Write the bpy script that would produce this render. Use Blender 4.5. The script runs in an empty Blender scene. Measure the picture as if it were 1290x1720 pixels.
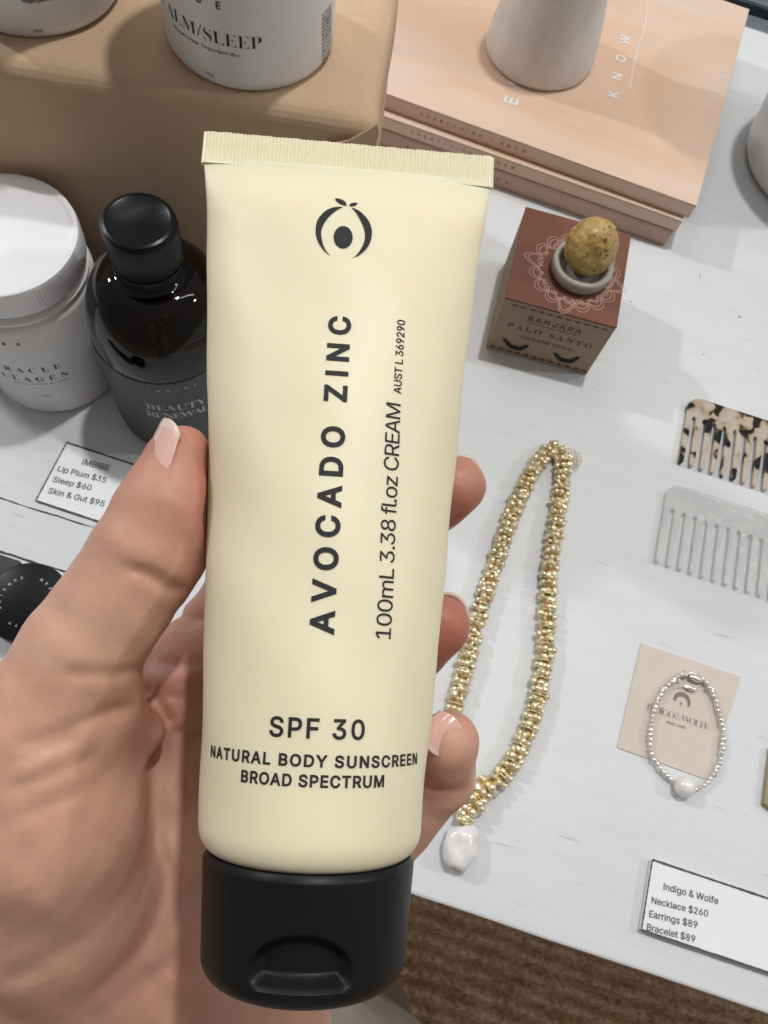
import bpy, bmesh, math, random, os
import numpy as np
from mathutils import Vector, Matrix

# ------------------------------------------------------------------ camera, world, lamps, exposure
S = bpy.context.scene
COL = S.collection
F, H = 1338.0, 0.45                       # focal length in photo pixels, camera height over the table top
# rows: world X (along the table edge), Y (into the table), Z (up) seen in camera axes
_up = np.array([155.0, 540.0, F]); _up /= np.linalg.norm(_up)
_ray = lambda px, py: np.array([px - 645.0, -(py - 860.0), -F])
_e = [_ray(*p) * H / -(_ray(*p) @ _up) for p in ((692, 1515), (1285, 1715))]
_x = _e[1] - _e[0]; _x /= np.linalg.norm(_x)
R = np.array([_x, np.cross(_up, _x), _up])
C = np.array([0.0, 0.0, H])

cam = bpy.data.objects.new('camera', bpy.data.cameras.new('camera')); COL.objects.link(cam)
cam.matrix_world = Matrix([[*R[0], C[0]], [*R[1], C[1]], [*R[2], C[2]], [0, 0, 0, 1]])
cam.data.sensor_fit = 'VERTICAL'; cam.data.sensor_height = 36.0
cam.data.lens = 36.0 * F / 1720.0
cam.data.clip_start = 0.005; cam.data.clip_end = 50
cam.data.dof.use_dof = True; cam.data.dof.focus_distance = 0.155; cam.data.dof.aperture_fstop = 85
S.camera = cam

W = bpy.data.worlds.new('World'); S.world = W; W.use_nodes = True
wn = W.node_tree; wbg = wn.nodes['Background']
tc = wn.nodes.new('ShaderNodeTexCoord'); sep = wn.nodes.new('ShaderNodeSeparateXYZ')
ramp = wn.nodes.new('ShaderNodeValToRGB')
wn.links.new(tc.outputs['Generated'], sep.inputs[0]); mr_ = wn.nodes.new('ShaderNodeMapRange'); mr_.inputs['From Min'].default_value = -1.0
wn.links.new(sep.outputs['Y'], mr_.inputs['Value']); wn.links.new(mr_.outputs[0], ramp.inputs[0])
ramp.color_ramp.elements[0].position = 0.0; ramp.color_ramp.elements[0].color = (0.15, 0.14, 0.13, 1)
ramp.color_ramp.elements[1].position = 1.0; ramp.color_ramp.elements[1].color = (0.40, 0.39, 0.375, 1)
wn.links.new(ramp.outputs[0], wbg.inputs[0]); wbg.inputs[1].default_value = 1.0


def lamp(loc, watt, radius, col):
    d = bpy.data.lights.new('ceiling_spot', 'POINT'); d.energy = watt; d.shadow_soft_size = radius; d.color = col
    o = bpy.data.objects.new('ceiling_spot', d); COL.objects.link(o); o.location = loc
    return o


lamp((0.12, 0.74, 2.1), 74, 0.045, (1.0, 0.985, 0.97))
lamp((-2.0, 0.85, 1.85), 78, 0.05, (0.95, 0.98, 1.0))
lamp((2.2, 0.95, 1.9), 52, 0.07, (0.96, 0.98, 1.0))

for tx, ty, tz_, rz in ((-0.75, 1.35, 2.3, 0.35), (0.95, 1.0, 2.3, 1.25)):
    d = bpy.data.lights.new('strip_light', 'AREA'); d.shape = 'RECTANGLE'; d.size = 1.2; d.size_y = 0.05; d.energy = 5; d.color = (1.0, 0.97, 0.93)
    o = bpy.data.objects.new('strip_light', d); COL.objects.link(o); o.location = (tx, ty, tz_)
    o.rotation_euler = (Vector((0.05, 0.25, 0)) - Vector((tx, ty, tz_))).to_track_quat('-Z', 'Y').to_euler(); o.rotation_euler.rotate_axis('Z', rz)

S.view_settings.view_transform = 'Standard'; S.view_settings.look = 'None'
S.view_settings.exposure = 0.0; S.view_settings.gamma = 1.0; S.view_settings.use_curve_mapping = False
S.cycles.use_denoising = True
S.cycles.max_bounces = 8; S.cycles.transmission_bounces = 8; S.cycles.transparent_max_bounces = 8


# ------------------------------------------------------------------ helpers
def at(px, py, z=0.0):
    r = R @ _ray(px, py); return C + r * ((z - H) / r[2])


def cp(px, py, Z):
    return C + R @ np.array([(px - 645) / F * Z, -(py - 860) / F * Z, -Z])


def pixf(p):
    c = R.T @ (np.asarray(p) - C); return 645 + F * c[0] / -c[2], 860 - F * c[1] / -c[2]


def hit_plane(px, py, p0, n):
    r = R @ _ray(px, py); return C + r * (((np.asarray(p0) - C) @ n) / (r @ n))


def hit_cyl(px, py, cx, cy, rad):
    """angle and height where the ray meets an upright cylinder"""
    r = R @ _ray(px, py); o = C[:2] - np.array([cx, cy])
    a = r[0]**2 + r[1]**2; b = 2 * (o @ r[:2]); c = o @ o - rad * rad
    t = (-b - math.sqrt(max(b * b - 4 * a * c, 0))) / (2 * a)
    p = C + r * t; return math.atan2(p[1] - cy, p[0] - cx), p[2]


def mesh_obj(name, geo, material, parent=None, origin=None, smooth=None, bevel=None, seg=2):
    """one mesh object; geo in world metres. smooth = sharp angle in degrees"""
    v, f = geo
    v = np.asarray(v, dtype=np.float64).reshape(-1, 3)
    org = np.array(origin if origin is not None else (parent.location if parent else (0, 0, 0)), dtype=float)
    if parent is not None and parent.type == 'MESH' and origin is None:
        org = np.array(parent['_o'])
    me = bpy.data.meshes.new(name)
    me.from_pydata((v - org).tolist(), [], [list(map(int, q)) for q in f])
    me.validate(); me.update()
    if smooth is not None:
        me.polygons.foreach_set('use_smooth', [True] * len(me.polygons))
        if smooth < 180: me.set_sharp_from_angle(angle=math.radians(smooth))
    if material: me.materials.append(material)
    o = bpy.data.objects.new(name, me); COL.objects.link(o)
    if parent is not None: o.parent = parent
    else: o.location = org
    if parent is None: o['_o'] = list(org)
    else: o['_o'] = list(org)
    if bevel:
        m = o.modifiers.new('bevel', 'BEVEL'); m.width = bevel; m.segments = seg; m.limit_method = 'ANGLE'; m.angle_limit = 0.6
    return o


def thing(name, label, cat, loc, group=None):
    o = bpy.data.objects.new(name, None); COL.objects.link(o); o.location = loc
    o['label'] = label; o['category'] = cat; o.empty_display_size = 0.01
    if group: o['group'] = group
    return o


def tag(o, label, cat, group=None):
    o['label'] = label; o['category'] = cat
    if group: o['group'] = group
    return o


def join(*gs):
    V, Fc, n = [], [], 0
    for v, f in gs:
        v = np.asarray(v, dtype=float).reshape(-1, 3)
        V.append(v); Fc += [[i + n for i in q] for q in f]; n += len(v)
    return np.concatenate(V), Fc


def box(x0, x1, y0, y1, z0, z1):
    v = [(x, y, z) for z in (z0, z1) for y in (y0, y1) for x in (x0, x1)]
    return v, [(0, 2, 3, 1), (4, 5, 7, 6), (0, 1, 5, 4), (2, 6, 7, 3), (0, 4, 6, 2), (1, 3, 7, 5)]


def xform(g, ang=0, loc=(0, 0, 0)):
    v = np.asarray(g[0], dtype=float).reshape(-1, 3).copy(); c, s = math.cos(ang), math.sin(ang)
    v = np.stack([v[:, 0] * c - v[:, 1] * s, v[:, 0] * s + v[:, 1] * c, v[:, 2]], 1) + np.array(loc)
    return v, g[1]


def lathe(prof, c=(0, 0, 0), n=96, rib=None):
    """prof = list of (r, z); rib(k, i) -> radius factor"""
    v, f = [], []
    m = len(prof)
    for k in range(n):
        a = 2 * math.pi * k / n
        for i, (r, z) in enumerate(prof):
            q = r * (rib(k, i) if rib else 1)
            v.append((c[0] + q * math.cos(a), c[1] + q * math.sin(a), c[2] + z))
    for k in range(n):
        k2 = (k + 1) % n
        for i in range(m - 1):
            f.append((k * m + i, k2 * m + i, k2 * m + i + 1, k * m + i + 1))
    if prof[0][0] > 1e-6: f.append([k * m for k in range(n)][::-1])
    if prof[-1][0] > 1e-6: f.append([k * m + m - 1 for k in range(n)])
    return v, f


def sphere(c, r, nu=16, nv=10, jit=None):
    r = np.ones(3) * r
    prof = [(math.sin(math.pi * i / nv), -math.cos(math.pi * i / nv)) for i in range(nv + 1)]
    v, f = [], []
    v.append((0, 0, -1))
    for i in range(1, nv):
        for k in range(nu):
            a = 2 * math.pi * k / nu; v.append((prof[i][0] * math.cos(a), prof[i][0] * math.sin(a), prof[i][1]))
    v.append((0, 0, 1))
    for k in range(nu):
        k2 = (k + 1) % nu
        f.append((0, 1 + k2, 1 + k))
        for i in range(nv - 2):
            a, b = 1 + i * nu, 1 + (i + 1) * nu
            f.append((a + k, a + k2, b + k2, b + k))
        f.append((1 + (nv - 2) * nu + k, 1 + (nv - 2) * nu + k2, len(v) - 1))
    v = np.array(v) * r
    if jit is not None: v = jit(v)
    return v + np.asarray(c), f


def prism(pts, z0, z1):
    n = len(pts)
    v = [(p[0], p[1], z0) for p in pts] + [(p[0], p[1], z1) for p in pts]
    f = [list(range(n))[::-1], list(range(n, 2 * n))] + [(i, (i + 1) % n, n + (i + 1) % n, n + i) for i in range(n)]
    return v, f


def ribbon(pts, w, closed=False):
    """flat 2-D strip along a polyline, z = 0"""
    p = np.asarray(pts, dtype=float)[:, :2]; n = len(p)
    if closed: t = np.roll(p, -1, 0) - np.roll(p, 1, 0)
    else: t = np.gradient(p, axis=0)
    t /= np.linalg.norm(t, axis=1)[:, None] + 1e-12
    nn = np.stack([-t[:, 1], t[:, 0]], 1)
    ww = (np.ones(n) * w)[:, None] / 2
    v = np.concatenate([p + nn * ww, p - nn * ww]); v = np.concatenate([v, np.zeros((2 * n, 1))], 1)
    return v, [(i, i + n, (i + 1) % n + n, (i + 1) % n) for i in range(n if closed else n - 1)]


def sweep(path, rad, n=10, cap=True):
    P = np.asarray(path, dtype=float); m = len(P)
    t = np.gradient(P, axis=0); t /= np.linalg.norm(t, axis=1)[:, None]
    up = np.array([0.03, 0.02, 1.0]); v, f = [], []
    rad = np.ones(m) * rad
    for i in range(m):
        a = np.cross(t[i], up); a /= np.linalg.norm(a) + 1e-9; b = np.cross(a, t[i])
        for k in range(n):
            q = 2 * math.pi * k / n; v.append(P[i] + rad[i] * (math.cos(q) * a + math.sin(q) * b))
    for i in range(m - 1):
        for k in range(n):
            k2 = (k + 1) % n; f.append((i * n + k, i * n + k2, (i + 1) * n + k2, (i + 1) * n + k))
    if cap: f += [list(range(n))[::-1], [(m - 1) * n + k for k in range(n)]]
    return v, f


def crom(pts, per=8, closed=False):
    p = np.asarray(pts, dtype=float); n = len(p); out = []
    idx = range(n) if closed else range(n - 1)
    g = (lambda i: p[i % n]) if closed else (lambda i: p[min(max(i, 0), n - 1)])
    for i in idx:
        a, b, c, d = g(i - 1), g(i), g(i + 1), g(i + 2)
        for k in range(per):
            t = k / per
            out.append(0.5 * (2 * b + (c - a) * t + (2 * a - 5 * b + 4 * c - d) * t * t + (3 * b - a - 3 * c + d) * t**3))
    if not closed: out.append(p[-1])
    return np.array(out)


def resample(p, step):
    d = np.concatenate([[0], np.cumsum(np.linalg.norm(np.diff(p, axis=0), axis=1))])
    s = np.linspace(0, d[-1], max(2, int(round(d[-1] / step)) + 1))
    return np.stack([np.interp(s, d, p[:, i]) for i in range(p.shape[1])], 1)


# ---- lettering
_fonts = {}


def font(kind):
    if kind not in _fonts:
        f = None
        try:
            base = bpy.utils.system_resource('DATAFILES', path='fonts')
            f = bpy.data.fonts.load(os.path.join(base, {'sans': 'Inter.woff2', 'serif': 'NotoSansMath-Regular.woff2'}[kind]))
        except Exception:
            f = None
        _fonts[kind] = f
    return _fonts[kind]


def serif(s):
    """mathematical bold serif capitals of the bundled font; plain letters if that font is missing"""
    if font('serif') is None: return s
    o = ''
    for ch in s:
        if 'A' <= ch <= 'Z': o += chr(0x1D400 + ord(ch) - 65)
        elif 'a' <= ch <= 'z': o += chr(0x1D41A + ord(ch) - 97)
        else: o += ch
    return o


def raw_text(s, kind='sans', space=1.0, weight=0.0):
    cu = bpy.data.curves.new('t', 'FONT')
    f = font(kind)
    if f: cu.font = f
    cu.body = serif(s) if kind == 'serif' else (s.replace('I', '\u0399') if f else s)   # the plain stroke: this font's capital I has bars
    cu.size = 1.0; cu.space_character = space; cu.resolution_u = 4; cu.fill_mode = 'NONE'
    o = bpy.data.objects.new('t', cu); COL.objects.link(o)
    bpy.context.view_layer.update()
    me = bpy.data.meshes.new_from_object(o.evaluated_get(bpy.context.evaluated_depsgraph_get()))
    v = np.zeros(len(me.vertices) * 3); me.vertices.foreach_get('co', v); v = v.reshape(-1, 3)[:, :2]
    e = np.array([tuple(q.vertices) for q in me.edges])
    bpy.data.objects.remove(o); bpy.data.curves.remove(cu); bpy.data.meshes.remove(me)
    if weight:                                             # bolder or lighter: move every outline along its normal
        nx_ = np.zeros(len(v), int); pv_ = np.zeros(len(v), int); nx_[e[:, 0]] = e[:, 1]; pv_[e[:, 1]] = e[:, 0]
        area = (v[e[:, 0], 0] * v[e[:, 1], 1] - v[e[:, 1], 0] * v[e[:, 0], 1]).sum()
        d1 = v - v[pv_]; d2 = v[nx_] - v
        d1 /= np.linalg.norm(d1, axis=1)[:, None] + 1e-9; d2 /= np.linalg.norm(d2, axis=1)[:, None] + 1e-9
        n1 = np.stack([d1[:, 1], -d1[:, 0]], 1); n2 = np.stack([d2[:, 1], -d2[:, 0]], 1); nm = n1 + n2
        nm /= np.maximum(0.5 * (nm * nm).sum(1), 0.35)[:, None]
        v = v + nm * weight * math.copysign(1, area)
    # outlines may overlap: triangulate them together, keep what the non-zero winding rule fills
    from mathutils.geometry import delaunay_2d_cdt
    vo, _, fo, *_r = delaunay_2d_cdt([Vector(p) for p in v], e.tolist(), [], 0, 1e-5)
    vo = np.array([p[:] for p in vo]); fo = np.array([q for q in fo if len(q) == 3])
    cen = vo[fo].mean(1); a, b = v[e[:, 0]], v[e[:, 1]]
    y = cen[:, 1:2]; up = (a[None, :, 1] <= y) & (b[None, :, 1] > y); dn = (a[None, :, 1] > y) & (b[None, :, 1] <= y)
    cr_ = (b[:, 0] - a[:, 0])[None] * (y - a[None, :, 1]) - (cen[:, :1] - a[None, :, 0]) * (b[:, 1] - a[:, 1])[None]
    wn_ = (up & (cr_ > 0)).sum(1) - (dn & (cr_ < 0)).sum(1)
    fo = fo[wn_ != 0]
    t = vo[fo]; ar = (t[:, 1, 0] - t[:, 0, 0]) * (t[:, 2, 1] - t[:, 0, 1]) - (t[:, 2, 0] - t[:, 0, 0]) * (t[:, 1, 1] - t[:, 0, 1])
    fo = np.where((ar < 0)[:, None], fo[:, ::-1], fo)[np.abs(ar) > 1e-10]
    used = np.unique(fo); mp = -np.ones(len(vo), int); mp[used] = np.arange(len(used))
    return np.concatenate([vo[used], np.zeros((len(used), 1))], 1), mp[fo].tolist()


_cap = {}


def text(s, length, cap=None, kind='sans', weight=0.0, wide=1.0):
    """flat lettering from x = 0 to length along +X, baseline y = 0; letter spacing fits cap height and length"""
    if kind not in _cap: _cap[kind] = raw_text('H', kind)[0][:, 1].max()
    H1 = _cap[kind]
    w1 = np.ptp(raw_text(s, kind, 1.0, weight)[0][:, 0])
    sp = 1.0
    if cap:
        k = cap / H1 * wide
        w2 = np.ptp(raw_text(s, kind, 1.5, weight)[0][:, 0])
        sp = 1 + 0.5 * (length / k - w1) / max(w2 - w1, 1e-6); sp = min(max(sp, 0.7), 4.0)
    v, f = raw_text(s, kind, sp, weight)
    v = v.copy(); v[:, 0] -= v[:, 0].min()
    k = length / v[:, 0].max()
    v[:, 0] *= k; v[:, 1] *= (cap / H1 if cap else k)
    return v, f


def dice(g, step):
    """cut flat geometry into pieces no larger than step so that it can follow a curved surface"""
    bm = bmesh.new()
    vs = [bm.verts.new(p) for p in g[0]]
    for q in g[1]:
        try: bm.faces.new([vs[i] for i in q])
        except ValueError: pass
    lo, hi = np.min(g[0], 0), np.max(g[0], 0)
    for ax in (0, 1):
        n = Vector((1, 0, 0)) if ax == 0 else Vector((0, 1, 0))
        x = lo[ax] + step
        while x < hi[ax]:
            c = Vector((0, 0, 0)); c[ax] = x
            bmesh.ops.bisect_plane(bm, geom=bm.verts[:] + bm.edges[:] + bm.faces[:], plane_co=c, plane_no=n)
            x += step
    bm.verts.index_update()
    out = np.array([v.co[:] for v in bm.verts]), [[v.index for v in q.verts] for q in bm.faces]
    bm.free(); return out


def text_flat(s, p0, p1, n=(0, 0, 1), lift=0.00025, **kw):
    """lettering whose baseline runs from world point p0 to p1 on a plane with normal n"""
    p0, p1, n = np.asarray(p0, float), np.asarray(p1, float), np.asarray(n, float)
    L = np.linalg.norm(p1 - p0); d = (p1 - p0) / L; u = np.cross(n, d)
    v, f = text(s, L, **kw)
    return p0 + v[:, :1] * d + v[:, 1:2] * u + n * lift, f


def text_cyl(s, a0, z0, a1, z1, cx, cy, rad, lift=0.0002, **kw):
    if a1 < a0: a1 += 2 * math.pi
    L = (a1 - a0) * rad; v, f = dice(text(s, L, **kw), 0.0015)
    t = v[:, 0] / L; a = a0 + (a1 - a0) * t; r = rad + lift
    return np.stack([cx + r * np.cos(a), cy + r * np.sin(a), z0 + (z1 - z0) * t + v[:, 1]], 1), f


# ---- materials
def nodes(name):
    m = bpy.data.materials.new(name); m.use_nodes = True
    nt = m.node_tree; b = nt.nodes['Principled BSDF']
    return m, nt, b


def mat(name, col, rough=0.5, var=0.06, scale=40, bump=0.0, bscale=300, metal=0.0, spec=0.5, stretch=(1, 1, 1), **kw):
    """principled surface whose colour and roughness wander a little"""
    m, nt, b = nodes(name)
    t = nt.nodes.new('ShaderNodeTexCoord'); mp = nt.nodes.new('ShaderNodeMapping'); mp.inputs['Scale'].default_value = stretch
    nt.links.new(t.outputs['Object'], mp.inputs[0])
    nz = nt.nodes.new('ShaderNodeTexNoise'); nz.inputs['Scale'].default_value = scale; nz.inputs['Detail'].default_value = 5
    nt.links.new(mp.outputs[0], nz.inputs['Vector'])
    r = nt.nodes.new('ShaderNodeValToRGB')
    r.color_ramp.elements[0].position = 0.3; r.color_ramp.elements[1].position = 0.7
    r.color_ramp.elements[0].color = (*[c * (1 - var) for c in col], 1); r.color_ramp.elements[1].color = (*[min(1, c * (1 + var)) for c in col], 1)
    nt.links.new(nz.outputs['Fac'], r.inputs[0]); nt.links.new(r.outputs[0], b.inputs['Base Color'])
    mr = nt.nodes.new('ShaderNodeMapRange'); mr.inputs['To Min'].default_value = rough * 0.85; mr.inputs['To Max'].default_value = min(1, rough * 1.15)
    nt.links.new(nz.outputs['Fac'], mr.inputs['Value']); nt.links.new(mr.outputs[0], b.inputs['Roughness'])
    b.inputs['Metallic'].default_value = metal; b.inputs['Specular IOR Level'].default_value = spec
    if bump:
        n2 = nt.nodes.new('ShaderNodeTexNoise'); n2.inputs['Scale'].default_value = bscale; n2.inputs['Detail'].default_value = 4
        nt.links.new(mp.outputs[0], n2.inputs['Vector'])
        bp = nt.nodes.new('ShaderNodeBump'); bp.inputs['Strength'].default_value = bump; bp.inputs['Distance'].default_value = 0.001
        nt.links.new(n2.outputs['Fac'], bp.inputs['Height']); nt.links.new(bp.outputs[0], b.inputs['Normal'])
    for k, v in kw.items(): b.inputs[k.replace('_', ' ')].default_value = v
    return m


def N(nt, kind, **kw):
    n = nt.nodes.new('ShaderNode' + kind)
    for k, v in kw.items():
        if k in n.inputs: n.inputs[k].default_value = v
        else: setattr(n, k, v)
    return n


def ramp_node(nt, stops, interp='LINEAR'):
    r = nt.nodes.new('ShaderNodeValToRGB'); e = r.color_ramp.elements; r.color_ramp.interpolation = interp
    while len(e) < len(stops): e.new(0.5)
    for q, (p, c) in zip(e, stops): q.position = p; q.color = (*c, 1)
    return r


M = {}
M['ink'] = mat('ink', (0.024, 0.025, 0.026), 0.6, spec=0.2)
M['card_ink'] = mat('card_ink', (0.05, 0.055, 0.06), 0.6)
M['paper'] = mat('white_card', (0.78, 0.80, 0.82), 0.6, 0.02)
M['white_print'] = mat('white_print', (0.75, 0.75, 0.74), 0.6)
M['grey_print'] = mat('grey_print', (0.42, 0.43, 0.43), 0.6)


def wood_paint():
    m, nt, b = nodes('white_painted_wood'); L = nt.links.new
    t = N(nt, 'TexCoord'); mp = N(nt, 'Mapping'); mp.inputs['Scale'].default_value = (6, 60, 10); L(t.outputs['Object'], mp.inputs[0])
    grain = N(nt, 'TexNoise', Scale=2.2, Detail=8.0, Roughness=0.65); L(mp.outputs[0], grain.inputs['Vector'])
    blot = N(nt, 'TexNoise', Scale=9.0, Detail=3.0); L(t.outputs['Object'], blot.inputs['Vector'])
    base = ramp_node(nt, [(0.25, (0.625, 0.65, 0.667)), (0.75, (0.685, 0.705, 0.717))]); L(blot.outputs['Fac'], base.inputs[0])
    # worn marks: short grey streaks along the grain
    mp2 = N(nt, 'Mapping'); mp2.inputs['Scale'].default_value = (14, 110, 10); mp2.inputs['Rotation'].default_value = (0, 0, 0.06); L(t.outputs['Object'], mp2.inputs[0])
    st = N(nt, 'TexNoise', Scale=2.6, Detail=3.0, Roughness=0.5); L(mp2.outputs[0], st.inputs['Vector'])
    msk = ramp_node(nt, [(0.675, (0, 0, 0)), (0.72, (1, 1, 1))]); L(st.outputs['Fac'], msk.inputs[0])
    mul = N(nt, 'Math', operation='MULTIPLY'); L(msk.outputs[0], mul.inputs[0]); mul.inputs[1].default_value = 0.40
    mix = N(nt, 'MixRGB'); L(mul.outputs[0], mix.inputs[0]); L(base.outputs[0], mix.inputs[1]); mix.inputs[2].default_value = (0.33, 0.36, 0.38, 1)
    gr_ = ramp_node(nt, [(0.35, (0.90, 0.90, 0.90)), (0.62, (1, 1, 1))]); L(grain.outputs['Fac'], gr_.inputs[0])
    m3 = N(nt, 'MixRGB', blend_type='MULTIPLY'); m3.inputs[0].default_value = 0.42; L(mix.outputs[0], m3.inputs[1]); L(gr_.outputs[0], m3.inputs[2])
    sp = N(nt, 'TexNoise', Scale=75.0, Detail=1.0); L(t.outputs['Object'], sp.inputs['Vector'])
    sk = ramp_node(nt, [(0.79, (0, 0, 0)), (0.81, (1, 1, 1))]); L(sp.outputs['Fac'], sk.inputs[0])
    m4 = N(nt, 'MixRGB'); L(sk.outputs[0], m4.inputs[0]); L(m3.outputs[0], m4.inputs[1]); m4.inputs[2].default_value = (0.30, 0.31, 0.32, 1)
    L(m4.outputs[0], b.inputs['Base Color']); b.inputs['Roughness'].default_value = 0.42; b.inputs['Specular IOR Level'].default_value = 0.35
    bp = N(nt, 'Bump', Strength=0.25, Distance=0.0008); L(grain.outputs['Fac'], bp.inputs['Height']); L(bp.outputs[0], b.inputs['Normal'])
    return m


def jute():
    m, nt, b = nodes('woven_jute'); L = nt.links.new
    t = N(nt, 'TexCoord'); sx = N(nt, 'SeparateXYZ'); L(t.outputs['Object'], sx.inputs[0])
    nz = N(nt, 'TexNoise', Scale=40.0, Detail=4.0); L(t.outputs['Object'], nz.inputs['Vector'])
    col = ramp_node(nt, [(0.28, (0.26, 0.16, 0.095)), (0.5, (0.68, 0.48, 0.32)), (0.72, (0.92, 0.75, 0.55))])
    n2 = N(nt, 'TexNoise', Scale=160.0, Detail=5.0); L(t.outputs['Object'], n2.inputs['Vector'])
    mx = N(nt, 'MixRGB', blend_type='MIX'); mx.inputs[0].default_value = 0.55; L(nz.outputs['Fac'], mx.inputs[1]); L(n2.outputs['Fac'], mx.inputs[2])
    L(mx.outputs[0], col.inputs[0]); L(col.outputs[0], b.inputs['Base Color']); b.inputs['Roughness'].default_value = 0.95
    b.inputs['Specular IOR Level'].default_value = 0.1
    return m


def skin():
    m, nt, b = nodes('skin'); L = nt.links.new
    t = N(nt, 'TexCoord'); a = N(nt, 'Attribute', attribute_name='tint')
    nz = N(nt, 'TexNoise', Scale=48.0, Detail=7.0, Roughness=0.62); L(t.outputs['Object'], nz.inputs['Vector'])
    base = ramp_node(nt, [(0.3, (0.56, 0.315, 0.23)), (0.7, (0.68, 0.42, 0.315))]); L(nz.outputs['Fac'], base.inputs[0])
    mix = N(nt, 'MixRGB'); L(a.outputs['Fac'], mix.inputs[0]); L(base.outputs[0], mix.inputs[1]); mix.inputs[2].default_value = (0.40, 0.14, 0.10, 1)
    big = N(nt, 'TexNoise', Scale=22.0, Detail=3.0); L(t.outputs['Object'], big.inputs['Vector'])
    bm_ = ramp_node(nt, [(0.42, (0, 0, 0)), (0.72, (0.45, 0.45, 0.45))]); L(big.outputs['Fac'], bm_.inputs[0])
    sm_ = N(nt, 'Math', operation='ADD', use_clamp=True); L(a.outputs['Fac'], sm_.inputs[0]); L(bm_.outputs[0], sm_.inputs[1]); L(sm_.outputs[0], mix.inputs[0])
    L(mix.outputs[0], b.inputs['Base Color'])
    b.inputs['Roughness'].default_value = 0.48; b.inputs['Specular IOR Level'].default_value = 0.38
    b.inputs['Subsurface Weight'].default_value = 0.25; b.inputs['Subsurface Scale'].default_value = 0.003
    b.inputs['Subsurface Radius'].default_value = (1.0, 0.42, 0.22)
    mp = N(nt, 'Mapping'); mp.inputs['Scale'].default_value = (1, 1.2, 1); L(t.outputs['Object'], mp.inputs[0])
    v = N(nt, 'TexVoronoi', Scale=520.0); L(mp.outputs[0], v.inputs['Vector'])
    w = N(nt, 'TexNoise', Scale=230.0, Detail=5.0); L(mp.outputs[0], w.inputs['Vector'])
    ad = N(nt, 'Math', operation='MULTIPLY_ADD'); L(v.outputs['Distance'], ad.inputs[0]); ad.inputs[1].default_value = 0.5; L(w.outputs['Fac'], ad.inputs[2])
    bp = N(nt, 'Bump', Strength=0.16, Distance=0.0006); L(ad.outputs[0], bp.inputs['Height']); L(bp.outputs[0], b.inputs['Normal'])
    return m


def tortoise():
    m, nt, b = nodes('blond_tortoiseshell'); L = nt.links.new
    t = N(nt, 'TexCoord'); w = N(nt, 'TexNoise', Scale=60.0, Detail=2.0); L(t.outputs['Object'], w.inputs['Vector'])
    ad = N(nt, 'MixRGB', blend_type='ADD'); ad.inputs[0].default_value = 0.02; L(t.outputs['Object'], ad.inputs[1]); L(w.outputs['Color'], ad.inputs[2])
    n1 = N(nt, 'TexNoise', Scale=88.0, Detail=1.5, Roughness=0.4); L(ad.outputs[0], n1.inputs['Vector'])
    r = ramp_node(nt, [(0.40, (0.50, 0.45, 0.375)), (0.545, (0.44, 0.34, 0.24)), (0.575, (0.12, 0.08, 0.05)), (0.605, (0.012, 0.011, 0.012))]); L(n1.outputs['Fac'], r.inputs[0])
    L(r.outputs[0], b.inputs['Base Color']); b.inputs['Roughness'].default_value = 0.12; b.inputs['Subsurface Weight'].default_value = 0.3; b.inputs['Subsurface Scale'].default_value = 0.002
    return m


def pearl_acrylic():
    m, nt, b = nodes('clear_pearl_acrylic'); L = nt.links.new
    t = N(nt, 'TexCoord'); w = N(nt, 'TexVoronoi', Scale=170.0); L(t.outputs['Object'], w.inputs['Vector'])
    r = ramp_node(nt, [(0.0, (0.72, 0.725, 0.73)), (0.5, (0.74, 0.74, 0.745)), (0.8, (0.80, 0.79, 0.75)), (1.0, (0.72, 0.75, 0.79))])
    sx = N(nt, 'SeparateXYZ'); L(w.outputs['Color'], sx.inputs[0]); L(sx.outputs[0], r.inputs[0])
    L(r.outputs[0], b.inputs['Base Color']); b.inputs['Roughness'].default_value = 0.10; b.inputs['Alpha'].default_value = 0.46; b.inputs['IOR'].default_value = 1.7; b.inputs['Coat Weight'].default_value = 1.0
    n = N(nt, 'TexNoise', Scale=190.0, Detail=3.0); L(t.outputs['Object'], n.inputs['Vector'])
    bp = N(nt, 'Bump', Strength=0.6, Distance=0.0014); L(n.outputs['Fac'], bp.inputs['Height']); L(bp.outputs[0], b.inputs['Normal'])
    return m


def kraft(name, col, bump=0.35):
    m, nt, b = nodes(name); L = nt.links.new
    t = N(nt, 'TexCoord')
    n1 = N(nt, 'TexNoise', Scale=11.0, Detail=6.0); L(t.outputs['Object'], n1.inputs['Vector'])
    n2 = N(nt, 'TexNoise', Scale=420.0, Detail=3.0); L(t.outputs['Object'], n2.inputs['Vector'])
    mx = N(nt, 'MixRGB'); mx.inputs[0].default_value = 0.35; L(n1.outputs['Fac'], mx.inputs[1]); L(n2.outputs['Fac'], mx.inputs[2])
    r = ramp_node(nt, [(0.3, tuple(c * 0.86 for c in col)), (0.7, tuple(c * 1.1 for c in col))]); L(mx.outputs[0], r.inputs[0])
    L(r.outputs[0], b.inputs['Base Color']); b.inputs['Roughness'].default_value = 0.7; b.inputs['Specular IOR Level'].default_value = 0.2
    bp = N(nt, 'Bump', Strength=bump, Distance=0.004); L(n1.outputs['Fac'], bp.inputs['Height']); L(bp.outputs[0], b.inputs['Normal'])
    return m


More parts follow.
